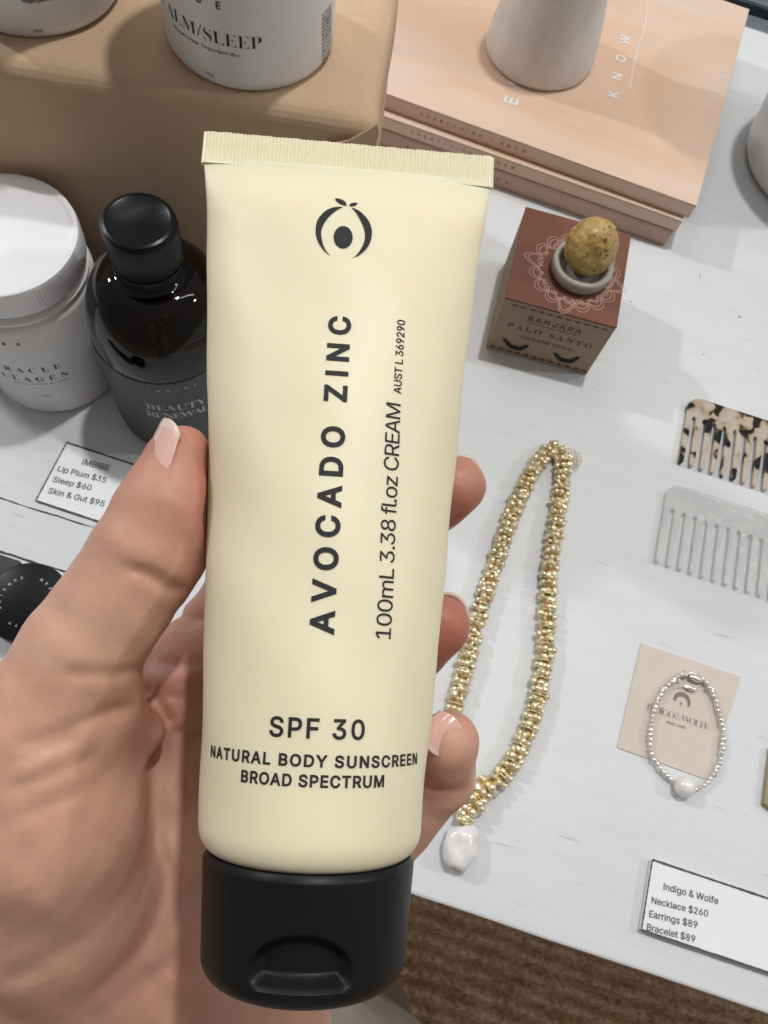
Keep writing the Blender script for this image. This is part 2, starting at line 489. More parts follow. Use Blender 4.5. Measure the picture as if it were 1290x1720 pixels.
M['wood'] = wood_paint(); M['jute'] = jute(); M['skin'] = skin()
M['crack'] = mat('dark_seam', (0.05, 0.05, 0.05), 0.9)
M['tube'] = mat('cream_plastic', (0.775, 0.70, 0.505), 0.46, 0.014, 30, 0.05, 45, Subsurface_Weight=0.3, Subsurface_Scale=0.006)
M['tube_seal'] = mat('cream_seal', (0.78, 0.72, 0.50), 0.32, 0.02)
M['cap'] = mat('black_plastic', (0.006, 0.007, 0.0085), 0.42, 0.1, 60, 0.05, 700, spec=0.2)
M['jar'] = mat('white_jar_plastic', (0.74, 0.74, 0.745), 0.32, 0.015)
M['lid'] = mat('white_lid_plastic', (0.86, 0.875, 0.90), 0.4, 0.015)
M['bottle'] = mat('dark_amber_glass', (0.004, 0.0025, 0.002), 0.03, 0.2, 30, spec=0.32)
M['bottle_label'] = mat('charcoal_label', (0.035, 0.04, 0.043), 0.5, 0.06)
M['bottle_cap'] = mat('black_screw_cap', (0.006, 0.0075, 0.0095), 0.28, 0.1, spec=0.16)
M['kraft'] = kraft('kraft_paper', (0.56, 0.40, 0.265), 0.6)
M['kraft_box'] = kraft('kraft_carton', (0.36, 0.265, 0.185), 0.05)
M['red_top'] = kraft('russet_card', (0.185, 0.078, 0.055), 0.05)
M['lace'] = mat('pink_print', (0.50, 0.31, 0.25), 0.6)
M['brown_ink'] = mat('brown_ink', (0.12, 0.075, 0.05), 0.7)
M['ceramic'] = mat('grey_ceramic', (0.36, 0.34, 0.31), 0.5, 0.08, 90, 0.1, 400)
M['vase'] = mat('matt_white_ceramic', (0.72, 0.68, 0.645), 0.7, 0.05, 60, 0.15, 350)
M['pot'] = mat('white_glazed_pot', (0.68, 0.68, 0.69), 0.35, 0.03)
M['gold'] = mat('gold', (0.90, 0.785, 0.55), 0.24, 0.14, 500, 0.6, 700, metal=0.82)
M['gold_dark'] = mat('old_gold', (0.66, 0.50, 0.25), 0.3, 0.15, 400, 0.4, 700, metal=1.0)
M['silver'] = mat('silver', (0.90, 0.87, 0.83), 0.22, 0.1, 500, 0.4, 700, metal=0.85)
M['pearl'] = mat('pearl', (0.78, 0.76, 0.76), 0.18, 0.05, 150, 0.25, 160, Coat_Weight=0.8, Coat_Roughness=0.05)
M['tin'] = mat('black_lid', (0.006, 0.007, 0.008), 0.35, 0.1, spec=0.15)
M['dark_card'] = mat('charcoal_carton', (0.035, 0.036, 0.04), 0.6, 0.1)
M['frost'] = mat('frosted_glass', (0.45, 0.47, 0.47), 0.15, 0.03)
M['tort'] = tortoise(); M['acryl'] = pearl_acrylic()
M['nail'] = mat('fingernail', (0.73, 0.45, 0.39), 0.13, 0.05, 60, Subsurface_Weight=0.2, Subsurface_Scale=0.002, Coat_Weight=0.5)
M['nail_tip'] = mat('fingernail_edge', (0.72, 0.56, 0.48), 0.16, 0.03, Coat_Weight=0.5)
M['bcard'] = mat('beige_card', (0.62, 0.545, 0.465), 0.7, 0.03, 60)
M['taupe'] = mat('taupe_ink', (0.20, 0.165, 0.125), 0.6)
M['cloth'] = mat('grey_cotton', (0.34, 0.315, 0.29), 0.9, 0.12, 30, 0.4, 500)
M['pages'] = mat('book_pages', (0.46, 0.36, 0.29), 0.8, 0.10, 3, stretch=(1, 1, 400))
M['book2'] = mat('rose_cover', (0.50, 0.34, 0.26), 0.5, 0.05)
M['slat'] = mat('dark_slat', (0.03, 0.04, 0.05), 0.5, 0.1)
M['slat_light'] = mat('slate_grey', (0.11, 0.13, 0.15), 0.5, 0.1)
M['brass'] = mat('aged_brass', (0.35, 0.26, 0.16), 0.4, 0.15)


def cover_mat():
    m, nt, b = nodes('peach_marbled_cover'); L = nt.links.new
    t = N(nt, 'TexCoord'); mp = N(nt, 'Mapping'); mp.inputs['Rotation'].default_value = (0, 0, 0.75); mp.inputs['Scale'].default_value = (3.0, 9.0, 3.0); L(t.outputs['Object'], mp.inputs[0])
    n1 = N(nt, 'TexNoise', Scale=1.6, Detail=3.0, Distortion=0.6); L(mp.outputs[0], n1.inputs['Vector'])
    r = ramp_node(nt, [(0.34, (0.72, 0.575, 0.485)), (0.5, (0.70, 0.515, 0.395)), (0.62, (0.67, 0.465, 0.335)), (0.8, (0.72, 0.555, 0.45))]); L(n1.outputs['Fac'], r.inputs[0])
    L(r.outputs[0], b.inputs['Base Color']); b.inputs['Roughness'].default_value = 0.32; b.inputs['Specular IOR Level'].default_value = 0.4
    return m


M['cover'] = cover_mat()


def resin_mat():
    m, nt, b = nodes('flecked_resin'); L = nt.links.new
    t = N(nt, 'TexCoord'); n1 = N(nt, 'TexNoise', Scale=90.0, Detail=4.0); L(t.outputs['Object'], n1.inputs['Vector'])
    r = ramp_node(nt, [(0.3, (0.30, 0.19, 0.05)), (0.5, (0.42, 0.28, 0.085)), (0.7, (0.50, 0.36, 0.14))]); L(n1.outputs['Fac'], r.inputs[0])
    n2 = N(nt, 'TexNoise', Scale=330.0, Detail=2.0); L(t.outputs['Object'], n2.inputs['Vector'])
    k = ramp_node(nt, [(0.62, (0, 0, 0)), (0.67, (1, 1, 1))]); L(n2.outputs['Fac'], k.inputs[0])
    mx = N(nt, 'MixRGB'); L(k.outputs[0], mx.inputs[0]); L(r.outputs[0], mx.inputs[1]); mx.inputs[2].default_value = (0.12, 0.06, 0.02, 1)
    n3 = N(nt, 'TexNoise', Scale=260.0, Detail=1.0); L(t.outputs['Object'], n3.inputs['Vector'])
    k3 = ramp_node(nt, [(0.68, (0, 0, 0)), (0.72, (1, 1, 1))]); L(n3.outputs['Fac'], k3.inputs[0])
    m2 = N(nt, 'MixRGB'); L(k3.outputs[0], m2.inputs[0]); L(mx.outputs[0], m2.inputs[1]); m2.inputs[2].default_value = (0.62, 0.47, 0.22, 1)
    L(m2.outputs[0], b.inputs['Base Color']); b.inputs['Roughness'].default_value = 0.55
    bp = N(nt, 'Bump', Strength=0.7, Distance=0.0012); L(n2.outputs['Fac'], bp.inputs['Height']); L(bp.outputs[0], b.inputs['Normal'])
    return m


M['resin'] = resin_mat()
rnd = random.Random(7)


# ------------------------------------------------------------------ the setting: floor and table
def rug_sheet():
    """a floor of thick woven rows: each row a rounded ridge broken into twisted knots"""
    x0, x1, y0, y1, st = -0.5, 1.3, -0.75, 0.22, 0.0026
    xs, ys = np.arange(x0, x1, st), np.arange(y0, y1, st)
    X, Y = np.meshgrid(xs, ys)
    g = np.random.RandomState(3)
    Yw = Y + 0.0022 * np.sin(X * 17) + 0.001 * np.sin(X * 61 + Y * 30)
    row = Yw / 0.0205; k = np.floor(row); fr = row - k
    ph = (np.sin(k * 12.9898) * 43758.5453) % 1.0
    kn = (X / 0.0150 + ph + 0.55 * fr); kf = kn - np.floor(kn)
    h = (np.sin(np.pi * fr)**1.4) * (0.62 + 0.38 * np.sin(np.pi * kf)**0.8)
    amp = 0.85 + 0.25 * ((np.sin((np.floor(kn) * 78.233 + k * 37.719)) * 43758.5453) % 1.0)
    Zz = -0.748 + 0.0190 * h * amp + 0.0006 * g.randn(*X.shape)
    V = np.stack([X, Y, Zz], 2).reshape(-1, 3); ny, nx = X.shape
    i = (np.arange(ny - 1)[:, None] * nx + np.arange(nx - 1)[None]).ravel()
    return V, np.stack([i, i + 1, i + nx + 1, i + nx], 1).tolist()


fl = mesh_obj('floor', rug_sheet(), M['jute'], smooth=180); fl['kind'] = 'structure'
under = mesh_obj('ground', ([(-4, -3, -0.749), (4, -3, -0.749), (4, 4, -0.749), (-4, 4, -0.749)], [(0, 1, 2, 3)]), M['jute']); under['kind'] = 'structure'

tbl = thing('table', 'white painted wooden display table with worn front edge and dark seams', 'table', (0, 0.36, 0))
FRONT = -0.0088


def plank(y0, y1, jag):
    xs = np.linspace(-1.1, 1.1, 400); g = np.random.RandomState(int(abs(y0) * 1000) + 1)
    w = np.cumsum(g.randn(400)); w -= np.linspace(w[0], w[-1], 400); w = np.convolve(w, np.ones(5) / 5, 'same')
    w = w / (abs(w).max() + 1e-9) * jag
    pts = [(x, y0 + d) for x, d in zip(xs, w)] + [(1.1, y1), (-1.1, y1)]
    return prism(pts, -0.03, 0.0)


mesh_obj('tabletop', plank(FRONT, 0.7335, 0.0007), M['wood'], tbl, bevel=0.0016, seg=2)
mesh_obj('apron', box(-1.05, 1.05, 0.02, 0.70, -0.09, -0.0305), M['wood'], tbl)
for sx in (-1, 1):
    for y in (0.05, 0.66):
        mesh_obj('leg', box(sx * 1.0 - 0.03, sx * 1.0 + 0.03, y - 0.03, y + 0.03, -0.745, -0.09), M['wood'], tbl)
# paint has filled the seams on the right, and they run open and dark on the left
ft = []
for y, x0, x1, w in ((0.1213, -0.32, -0.12, 0.0007), (0.0912, -0.32, -0.14, 0.0010)):
    xs = np.linspace(x0, x1, 60); g = np.random.RandomState(5)
    ft.append(xform(ribbon(np.stack([xs, y + 0.0004 * np.cumsum(g.randn(60)) * 0.5], 1), w * (0.5 + g.rand(60))), 0, (0, 0, 0.0002)))
mesh_obj('crack', join(*ft), M['crack'], tbl)

# ------------------------------------------------------------------ sunscreen tube
def build_tube():
    A, B = cp(586.5, 288, 0.1728), cp(520, 1428, 0.1468)
    ax = B - A; L = np.linalg.norm(ax); ax /= L
    nrm = C - (A + B) / 2; nrm -= nrm @ ax * ax; nrm /= np.linalg.norm(nrm)
    lat = np.cross(nrm, ax) * -1
    if lat @ R[:, 0] < 0: lat = -lat
    per = 2 * math.pi * 0.0203
    ts = np.array([0, 0.02, 0.12, 0.24, 0.40, 0.62, 0.79, 0.96, 1.0])
    As = np.array([0.0313, 0.0308, 0.0290, 0.0275, 0.0255, 0.02355, 0.0218, 0.0204, 0.0203])

    def a_of(s): return np.interp(s / L, ts, As)

    def b_of(s):
        a = a_of(s)
        lo, hi = 0.0002, 0.0215
        for _ in range(40):
            m = (lo + hi) / 2
            p = math.pi * (3 * (a + m) - math.sqrt((3 * a + m) * (a + 3 * m)))
            lo, hi = (m, hi) if p < per else (lo, m)
        b = (lo + hi) / 2
        q = min(1, max(0, s / (0.10 * L))); q = q * q * (3 - 2 * q)
        return 0.0011 * (1 - q) + b * q

    def pos(s, phi, out=0.0):
        # a squeezed tube is never quite even: shallow dents
        dn = 0.00022 * math.sin(s * 95 + 1.2) * math.sin(phi * 3 + s * 40) + 0.00012 * math.sin(s * 230 + phi * 5) - 0.0007 * math.exp(-((s / L - 0.56) / 0.07)**2 - ((phi - 2.75) / 0.4)**2)
        dn *= min(1, s / (0.08 * L)) * min(1, max(0, (L - s) / (0.1 * L)))
        a, b = a_of(s) + out + dn, b_of(s) + out + dn
        return A + ax * s + lat * a * math.cos(phi) + nrm * b * math.sin(phi)

    def surf(u, s, out=0.00012):
        a, b = a_of(s), b_of(s)
        ph = np.linspace(0, math.pi / 2, 60)
        arc = np.concatenate([[0], np.cumsum(np.hypot(np.diff(a * np.sin(ph)), np.diff(b * np.cos(ph))))])
        q = np.interp(abs(u), arc, ph)
        return pos(s, math.pi / 2 - math.copysign(q, u), out)

    def s_at(py, u=0.0):
        lo, hi = -0.02, L + 0.02
        for _ in range(40):
            m = (lo + hi) / 2
            if pixf(surf(u, min(max(m, 0), L)) + ax * (m - min(max(m, 0), L)))[1] < py: lo = m
            else: hi = m
        return (lo + hi) / 2

    org = A + ax * L
    T = thing('sunscreen_tube', 'cream squeeze tube of avocado zinc sunscreen with black flip cap held in the hand', 'sunscreen tube', org)
    n, m = 160, 110
    v, f = [], []
    rows = list(np.linspace(0, L - 0.0050, m))
    shape = [(s, 0.0) for s in rows] + [(L - 0.0050 + 0.0050 * math.sin(q), 0.0036 * (1 - math.cos(q))) for q in np.linspace(0.12, math.pi / 2, 12)]
    for s, ins in shape:
        for k in range(n): v.append(pos(s, 2 * math.pi * k / n, -ins))
    mm = len(shape)
    for i in range(mm - 1):
        for k in range(n):
            k2 = (k + 1) % n; f.append((i * n + k, i * n + k2, (i + 1) * n + k2, (i + 1) * n + k))
    f.append([(mm - 1) * n + k for k in range(n)]); f.append(list(range(n))[::-1])
    tb_ = mesh_obj('tube_body', (v, f), M['tube'], T, smooth=60)
    # crimped seal
    v, f = [], []; nx = 640; hs = 0.0062; w = 0.0316
    zrow = [(-0.0012, 0.0), (-0.0006, 0.55), (0.0004, 1.0), (hs * 0.5, 1.0), (hs * 0.96, 1.0), (hs, 0.6)]
    for side in (1, -1):
        for i in range(nx + 1):
            x = -w + 2 * w * i / nx
            rid = 0.00017 * math.sin(i * 2 * math.pi / 8)
            e = min(1, (w - abs(x)) / 0.0008)
            for (h, k) in zrow:
                th = (0.00075 + rid * k) * (0.5 + 0.5 * e)
                wob = 0.00005 * math.sin(x * 900) + 0.00004 * math.sin(x * 2100 + 1) if h == hs else 0
                v.append(A + lat * x - ax * (h + wob) + nrm * side * th)
    q = len(zrow); o2 = (nx + 1) * q
    for i in range(nx):
        for j in range(q - 1):
            a, b = i * q + j, (i + 1) * q + j
            f.append((a, b, b + 1, a + 1)); f.append((o2 + a, o2 + a + 1, o2 + b + 1, o2 + b))
        f.append((i * q + q - 1, (i + 1) * q + q - 1, o2 + (i + 1) * q + q - 1, o2 + i * q + q - 1))
        f.append((i * q, o2 + i * q, o2 + (i + 1) * q, (i + 1) * q))
    for j in range(q - 1):
        f.append((j, j + 1, o2 + j + 1, o2 + j)); a = nx * q + j; f.append((a, o2 + a, o2 + a + 1, a + 1))
    f = [tuple(reversed(x)) for x in f]
    mesh_obj('seal', (v, f), M['tube_seal'], T, smooth=50)
    # flip cap with a thumb recess
    n, rows = 480, []
    Lc, r0, r1 = 0.0207, 0.0193, 0.0180
    hs = [-0.0005] + list(np.linspace(0.0006, Lc - 0.004, 150))
    prof = [(r0 - 0.0008, -0.0005)] + [(r0 + (r1 - r0) * h / Lc, h) for h in hs[1:]]
    prof += [(r1 + (r0 - r1) * 0.17 - 0.004 * (1 - math.cos(q)), Lc - 0.004 + 0.004 * math.sin(q)) for q in np.linspace(0.15, math.pi / 2, 12)]
    v, f = [], []
    for k in range(n):
        a = 2 * math.pi * k / n
        for r, h in prof:
            x = r * math.cos(a); d = 0
            if math.sin(a) > 0:
                hw, top, bot = 0.0088, 0.0078, 0.0172
                xx = abs(x + 0.0003) / hw
                if xx < 1:
                    ceil = top + (bot - top) * 0.80 * (1 - math.sqrt(max(0, 1 - xx**2.1)))
                    t = (h - ceil) / (bot - ceil)
                    if 0 < t < 1:
                        e = min(1, (1 - xx) / 0.25); e = e * e * (3 - 2 * e)
                        d = 0.0026 * e * (lambda q: q * q * (3 - 2 * q))(min(1, t / 0.30))
                        lip = min(1, (bot - h) / 0.0026); d *= math.sin(lip * math.pi / 2)**1.4
            rr = r - d
            v.append(A + ax * (L + h + 0.0004) + lat * rr * math.cos(a) + nrm * rr * math.sin(a))
    m = len(prof)
    for k in range(n):
        k2 = (k + 1) % n
        for i in range(m - 1): f.append((k * m + i, k2 * m + i, k2 * m + i + 1, k * m + i + 1))
    f.append([k * m + m - 1 for k in range(n)]); f.append([k * m for k in range(n)][::-1])
    f = [tuple(reversed(x)) for x in f] if np.dot(np.cross(lat, nrm), ax) < 0 else f
    mesh_obj('flip_cap', (v, f), M['cap'], T, smooth=40)

    # lettering
    def wrap(g, step=0.0009):
        g = dice(g, step); return np.array([surf(p[0], p[1]) for p in g[0]]), g[1]

    def along(s, y0, y1, u, cap, **kw):                    # reads upwards
        s0, s1 = s_at(y0, u), s_at(y1, u)
        v, f = text(s, s0 - s1, cap, **kw)
        return wrap((np.stack([u + cap / 2 - v[:, 1], s0 - v[:, 0], v[:, 2]], 1), f))

    def across(s, y_base, half, cap, du=0.0, **kw):
        s0 = s_at(y_base); v, f = text(s, 2 * half, cap, **kw)
        return wrap((np.stack([v[:, 0] - half + du, s0 - v[:, 1], v[:, 2]], 1), f))
    gs = [along('AVOCADO ZINC', 1066, 531, -0.0001, 0.0039, weight=0.028, wide=1.05),
          along('100mL 3.38 fl.oz CREAM', 1073, 677, 0.0110, 0.0029, weight=0.002, wide=1.05),
          along('AUST L 369290', 661, 537, 0.0117, 0.0015, weight=0.012),
          across('SPF 30', 1240, 0.0081, 0.0031, 0.0001, weight=0.016),
          across('NATURAL BODY SUNSCREEN', 1288, 0.0212, 0.0018, 0.0, weight=0.026, wide=1.05),
          across('BROAD SPECTRUM', 1322, 0.0125, 0.0018, -0.0002, weight=0.026, wide=1.0)]
    mesh_obj('lettering', join(*gs), M['ink'], tb_)
    k = 0.1625 / F / 4.3; sc = s_at(300 + 380 / 4.3)

    def poly(pts):
        p = np.asarray(pts, float); p = np.stack([(p[:, 0] - 338) * k - 0.0004, sc + (p[:, 1] - 380) * k * 1.17, np.zeros(len(p))], 1)
        return p

    def crescent(o, i):
        o, i = crom(o, 4), crom(i, 4)
        o, i = resample(o, np.linalg.norm(np.diff(o, axis=0), axis=1).sum() / 40)[:41], resample(i, np.linalg.norm(np.diff(i, axis=0), axis=1).sum() / 40)[:41]
        v = poly(np.concatenate([o, i])); return v, [(j, j + 1, 41 + j + 1, 41 + j) for j in range(40)]
    gl = [crescent([(325, 190), (250, 203), (190, 245), (150, 310), (140, 375), (150, 440), (185, 505), (230, 550), (262, 567)],
                   [(325, 190), (280, 222), (234, 272), (198, 330), (181, 390), (186, 440), (204, 498), (235, 545), (262, 567)]),
          crescent([(382, 190), (440, 210), (500, 265), (530, 320), (540, 375), (530, 440), (500, 500), (450, 550), (398, 576)],
                   [(382, 190), (420, 232), (450, 282), (479, 340), (491, 400), (484, 453), (461, 508), (430, 555), (398, 576)]),
          crescent([(262, 104), (300, 110), (335, 135), (349, 178)], [(262, 104), (268, 135), (300, 165), (349, 178)]),
          crescent([(427, 139), (400, 140), (375, 155), (366, 179)], [(427, 139), (420, 160), (400, 175), (366, 179)])]
    th = np.linspace(0, 2 * math.pi, 48, endpoint=False)
    gl.append((poly(np.stack([337 + 67 * np.cos(th), 425 + 83 * np.sin(th)], 1)), [list(range(48))]))
    mesh_obj('emblem', join(*[wrap(g, 0.0012) for g in gl]), M['ink'], tb_)
    return dict(A=A, ax=ax, lat=lat, nrm=nrm, L=L, a_of=a_of, b_of=b_of)


TUBE = build_tube()


# ------------------------------------------------------------------ the hand
def build_hand(step=0.85):
    """one continuous skin: bones as tapering rounds blended together, then a surface-net mesh. Camera axes, millimetres."""
    def P(px, py, Z): return np.array([(px - 645) / F * Z, -(py - 860) / F * Z, -Z])
    lo = np.array([-128.0, -300.0, -262.0]); hi = np.array([40.0, 30.0, -132.0])
    n = np.ceil((hi - lo) / step).astype(int)
    gx, gy, gz = [(lo[i] + step * np.arange(n[i])).astype(np.float32) for i in range(3)]
    BIG = np.float32(60.0)

    def seg(D, a, b, ra, rb, k, flat=None):
        m = max(ra, rb) + 9 + k
        mn, mx = np.minimum(a, b) - m, np.maximum(a, b) + m
        i0 = np.clip(((mn - lo) / step).astype(int), 0, n); i1 = np.clip(((mx - lo) / step).astype(int) + 1, 0, n)
        if (i1 <= i0).any(): return
        sl = tuple(slice(i0[q], i1[q]) for q in range(3))
        X, Y, Zc = np.meshgrid(gx[sl[0]], gy[sl[1]], gz[sl[2]], indexing='ij')
        ab = (b - a).astype(np.float32); l2 = float(ab @ ab) + 1e-6
        px, py, pz = X - np.float32(a[0]), Y - np.float32(a[1]), Zc - np.float32(a[2])
        t = np.clip((px * ab[0] + py * ab[1] + pz * ab[2]) / l2, 0, 1)
        px -= t * ab[0]; py -= t * ab[1]; pz -= t * ab[2]
        d = np.sqrt(px * px + py * py + pz * pz) - (ra + (rb - ra) * t)
        o = D[sl]
        if k > 0:
            h = np.clip(0.5 + 0.5 * (o - d) / k, 0, 1); D[sl] = o * (1 - h) + d * h - k * h * (1 - h)
        else: D[sl] = np.minimum(o, d)

    def chain(pts, k, D=None):
        if D is None: D = np.full(n, BIG, np.float32)
        for (p, q) in zip(pts[:-1], pts[1:]): seg(D, P(*p[:3]), P(*q[:3]), p[3], q[3], k)
        return D

    def smin(a, b, k):
        h = np.clip(0.5 + 0.5 * (b - a) / k, 0, 1); return b * (1 - h) + a * h - k * h * (1 - h)

    # palm, heel and forearm
    palm = chain([(292, 1158, 190, 11), (265, 1330, 191, 12.5), (230, 1560, 190, 15), (225, 1880, 220, 25)], 8)
    chain([(400, 1250, 194, 10.5), (350, 1450, 190, 13), (280, 1640, 193, 16), (225, 1880, 220, 25)], 8, palm)
    chain([(445, 1400, 193, 10), (400, 1560, 188, 13), (330, 1690, 195, 17), (235, 1880, 220, 25)], 8, palm)
    chain([(450, 1530, 188, 9.5), (440, 1640, 188, 14), (420, 1740, 195, 18), (260, 1900, 220, 25)], 8, palm)
    chain([(225, 1880, 220, 25), (180, 2100, 226, 27), (120, 2400, 226, 29)], 6, palm)
    # ball of the thumb
    thenar = chain([(60, 1265, 160, 14.5), (86, 1375, 164, 18.0), (106, 1490, 177, 20.5), (146, 1640, 201, 22), (205, 1880, 228, 24)], 8)
    seg(thenar, P(180, 1200, 164), P(236, 1228, 171), 8.0, 5.2, 7)
    palm = smin(thenar, palm, 7)
    thumb = chain([(45, 1245, 160, 13.6), (140, 1090, 158, 11.0), (200, 1002, 157.5, 10.2), (250, 926, 157, 10.4)], 4)
    chain([(250, 926, 157, 10.4), (286, 850, 157.5, 9.4), (304, 777, 159, 7.3)], 4, thumb)
    seg(thumb, P(300, 880, 158), P(312, 815, 159.5), 6.5, 5.2, 4)
    D = smin(thumb, palm, 9)
    # fingers run behind the tube and their ends come out on the right
    index = chain([(292, 1158, 190, 11), (412, 1006, 189, 9.5), (480, 890, 189, 8.8)], 3)
    chain([(480, 890, 189, 8.8), (660, 893, 183, 8.0), (765, 817, 176, 6.7)], 3, index)
    middle = chain([(400, 1250, 194, 10.5), (500, 1120, 191, 9.3), (560, 1090, 189, 8.9), (655, 1122, 181, 8.0), (737, 1052, 173, 6.9)], 3)
    ring = chain([(445, 1400, 193, 10), (540, 1420, 188, 9), (625, 1428, 182, 8.6), (738, 1302, 171, 7.4)], 3)
    chain([(738, 1302, 171, 7.4), (752, 1246, 162.5, 6.35)], 2.2, ring)
    pinky = chain([(450, 1530, 188, 9.5), (545, 1560, 181, 8), (600, 1520, 176, 7.2), (612, 1480, 173, 6.2)], 3)
    for fg, k in ((index, 6), (middle, 6), (ring, 6), (pinky, 6)):
        g = smin(fg, palm, k); D = np.minimum(D, g)
    # the skin yields where it meets the tube
    Rm = R.T
    Ac, axc = Rm @ (TUBE['A'] - C) * 1000, Rm @ TUBE['ax']; latc, nrc = Rm @ TUBE['lat'], Rm @ TUBE['nrm']
    X, Y, Zc = np.meshgrid(gx, gy, gz, indexing='ij')
    px, py, pz = X - np.float32(Ac[0]), Y - np.float32(Ac[1]), Zc - np.float32(Ac[2])
    s = (px * axc[0] + py * axc[1] + pz * axc[2]).astype(np.float32)
    u = (px * latc[0] + py * latc[1] + pz * latc[2]).astype(np.float32); w = (px * nrc[0] + py * nrc[1] + pz * nrc[2]).astype(np.float32)
    Lm = TUBE['L'] * 1000
    ss = np.linspace(0, Lm, 60)
    aa = np.interp(s, ss, [TUBE['a_of'](q / 1000) * 1000 for q in ss]); bb = np.interp(s, ss, [TUBE['b_of'](q / 1000) * 1000 for q in ss])
    cap = s > Lm; aa = np.where(cap, 18.9, aa) + 0.15; bb = np.where(cap, 18.9, bb) + 0.15
    q = np.sqrt((u / aa)**2 + (w / bb)**2)
    td = np.maximum((q - 1) * np.minimum(aa, bb), s - (Lm + 21.3)).astype(np.float32)
    k = 1.2; h = np.clip(0.5 - 0.5 * (D + td) / k, 0, 1); D = (D * (1 - h) - td * h + k * h * (1 - h)).astype(np.float32)
    # creases on the side that faces up: (pixel polyline, half width mm, depth mm, Z limit)
    U = (645 + F * X / -Zc); Vv = (860 - F * Y / -Zc)
    creases = [([(196, 948), (240, 962), (280, 985), (312, 988)], 1.3, 1.0, 166), ([(228, 955), (285, 972)], 0.7, 0.4, 166),
               ([(100, 1128), (180, 1133), (240, 1122)], 1.1, 0.8, 168), ([(0, 1262), (90, 1235), (180, 1196), (238, 1188)], 1.2, 0.75, 170),
               ([(0, 1290), (70, 1262), (150, 1228)], 1.0, 0.55, 170), ([(0, 1330), (90, 1300), (170, 1262)], 1.2, 0.5, 170), ([(0, 1388), (110, 1340), (180, 1310)], 1.2, 0.4, 170),
               ([(292, 1030), (325, 1040), (360, 1038)], 1.0, 0.8, 200), ([(262, 1112), (310, 1118), (360, 1108)], 1.0, 0.6, 200),
               ([(262, 1165), (310, 1172), (360, 1166)], 1.0, 0.55, 200), ([(285, 1228), (320, 1232), (360, 1226)], 1.1, 0.9, 200), ([(240, 1150), (262, 1175), (290, 1225)], 1.1, 0.9, 200),
               ([(270, 1260), (262, 1340), (262, 1420), (282, 1490), (230, 1600), (120, 1690)], 2.2, 1.3, 200),
               ([(0, 1650), (90, 1610), (150, 1560)], 2.0, 0.7, 175), ([(300, 1340), (315, 1290), (330, 1260)], 0.9, 0.4, 200),
               ([(290, 1640), (320, 1560), (345, 1480)], 1.5, 0.5, 200), ([(180, 1700), (260, 1640), (340, 1610)], 2.0, 0.6, 200),
               ([(712, 1318), (745, 1330), (785, 1326)], 1.1, 0.7, 176), ([(700, 1340), (740, 1346), (770, 1344)], 0.9, 0.35, 178)]
    for pts, wd, dep, zl in creases:
        dep *= 1.35
        p = crom(pts, 5)
        i0, i1 = max(0, int(((p[:, 0].min() - 40 - 645) / F * 200 - lo[0]) / step)), min(n[0], int(((p[:, 0].max() + 40 - 645) / F * 200 - lo[0]) / step) + 12)
        i0 = max(0, min(i0, int(((p[:, 0].min() - 40 - 645) / F * 140 - lo[0]) / step))); i1 = min(n[0], max(i1, int(((p[:, 0].max() + 40 - 645) / F * 140 - lo[0]) / step) + 4))
        j0 = max(0, int((-(p[:, 1].max() + 40 - 860) / F * 200 - lo[1]) / step)); j1 = min(n[1], int((-(p[:, 1].min() - 40 - 860) / F * 140 - lo[1]) / step) + 4)
        j1 = min(n[1], max(j1, int((-(p[:, 1].min() - 40 - 860) / F * 200 - lo[1]) / step) + 4)); j0 = max(0, min(j0, int((-(p[:, 1].max() + 40 - 860) / F * 140 - lo[1]) / step)))
        sl = (slice(i0, i1), slice(j0, j1), slice(0, n[2]))
        uu, vv, zz = U[sl], Vv[sl], -Zc[sl]
        best = np.full(uu.shape, 1e9, np.float32); tt = np.zeros(uu.shape, np.float32)
        for e, (a, b) in enumerate(zip(p[:-1], p[1:])):
            ab = b - a; t = np.clip(((uu - a[0]) * ab[0] + (vv - a[1]) * ab[1]) / (ab @ ab + 1e-9), 0, 1)
            d = (uu - a[0] - t * ab[0])**2 + (vv - a[1] - t * ab[1])**2
            bt = d < best; best = np.where(bt, d, best); tt = np.where(bt, (e + t) / (len(p) - 1), tt)
        dm = np.sqrt(best) * zz / F
        fade = np.minimum(1, 4 * np.minimum(tt, 1 - tt) + 0.1)
        D[sl] += np.where(zz < zl, dep * fade * np.exp(-(dm / wd)**2), 0).astype(np.float32)
    # gentle unevenness of flesh
    D += (0.22 * np.sin(X * 0.31 + Y * 0.23) * np.sin(Y * 0.27 - Zc * 0.33 + 1) + 0.12 * np.sin(X * 0.7 - Zc * 0.5) * np.sin(Y * 0.61 + 2)).astype(np.float32)
    del X, Y, U, Vv, s, u, w, aa, bb, q, td, px, py, pz
    # surface nets
    ins = D < 0
    c = [ins[i:n[0] - 1 + i, j:n[1] - 1 + j, k2:n[2] - 1 + k2] for i in (0, 1) for j in (0, 1) for k2 in (0, 1)]
    cnt = np.sum(c, axis=0); act = (cnt > 0) & (cnt < 8)
    idx = np.full(act.shape, -1, np.int64); ia = np.argwhere(act); idx[act] = np.arange(len(ia))
    acc = np.zeros((len(ia), 3)); num = np.zeros(len(ia))
    cor = np.array([(i, j, k2) for i in (0, 1) for j in (0, 1) for k2 in (0, 1)])
    for a in range(8):
        for b in range(a + 1, 8):
            if np.abs(cor[a] - cor[b]).sum() != 1: continue
            da = D[tuple((ia + cor[a]).T)]; db = D[tuple((ia + cor[b]).T)]
            x = (da < 0) != (db < 0); t = np.where(x, da / np.where(x, da - db, 1), 0)
            acc += np.where(x[:, None], cor[a] + (cor[b] - cor[a]) * t[:, None], 0); num += x
    V = lo + step * (ia + acc / num[:, None])
    Q = []
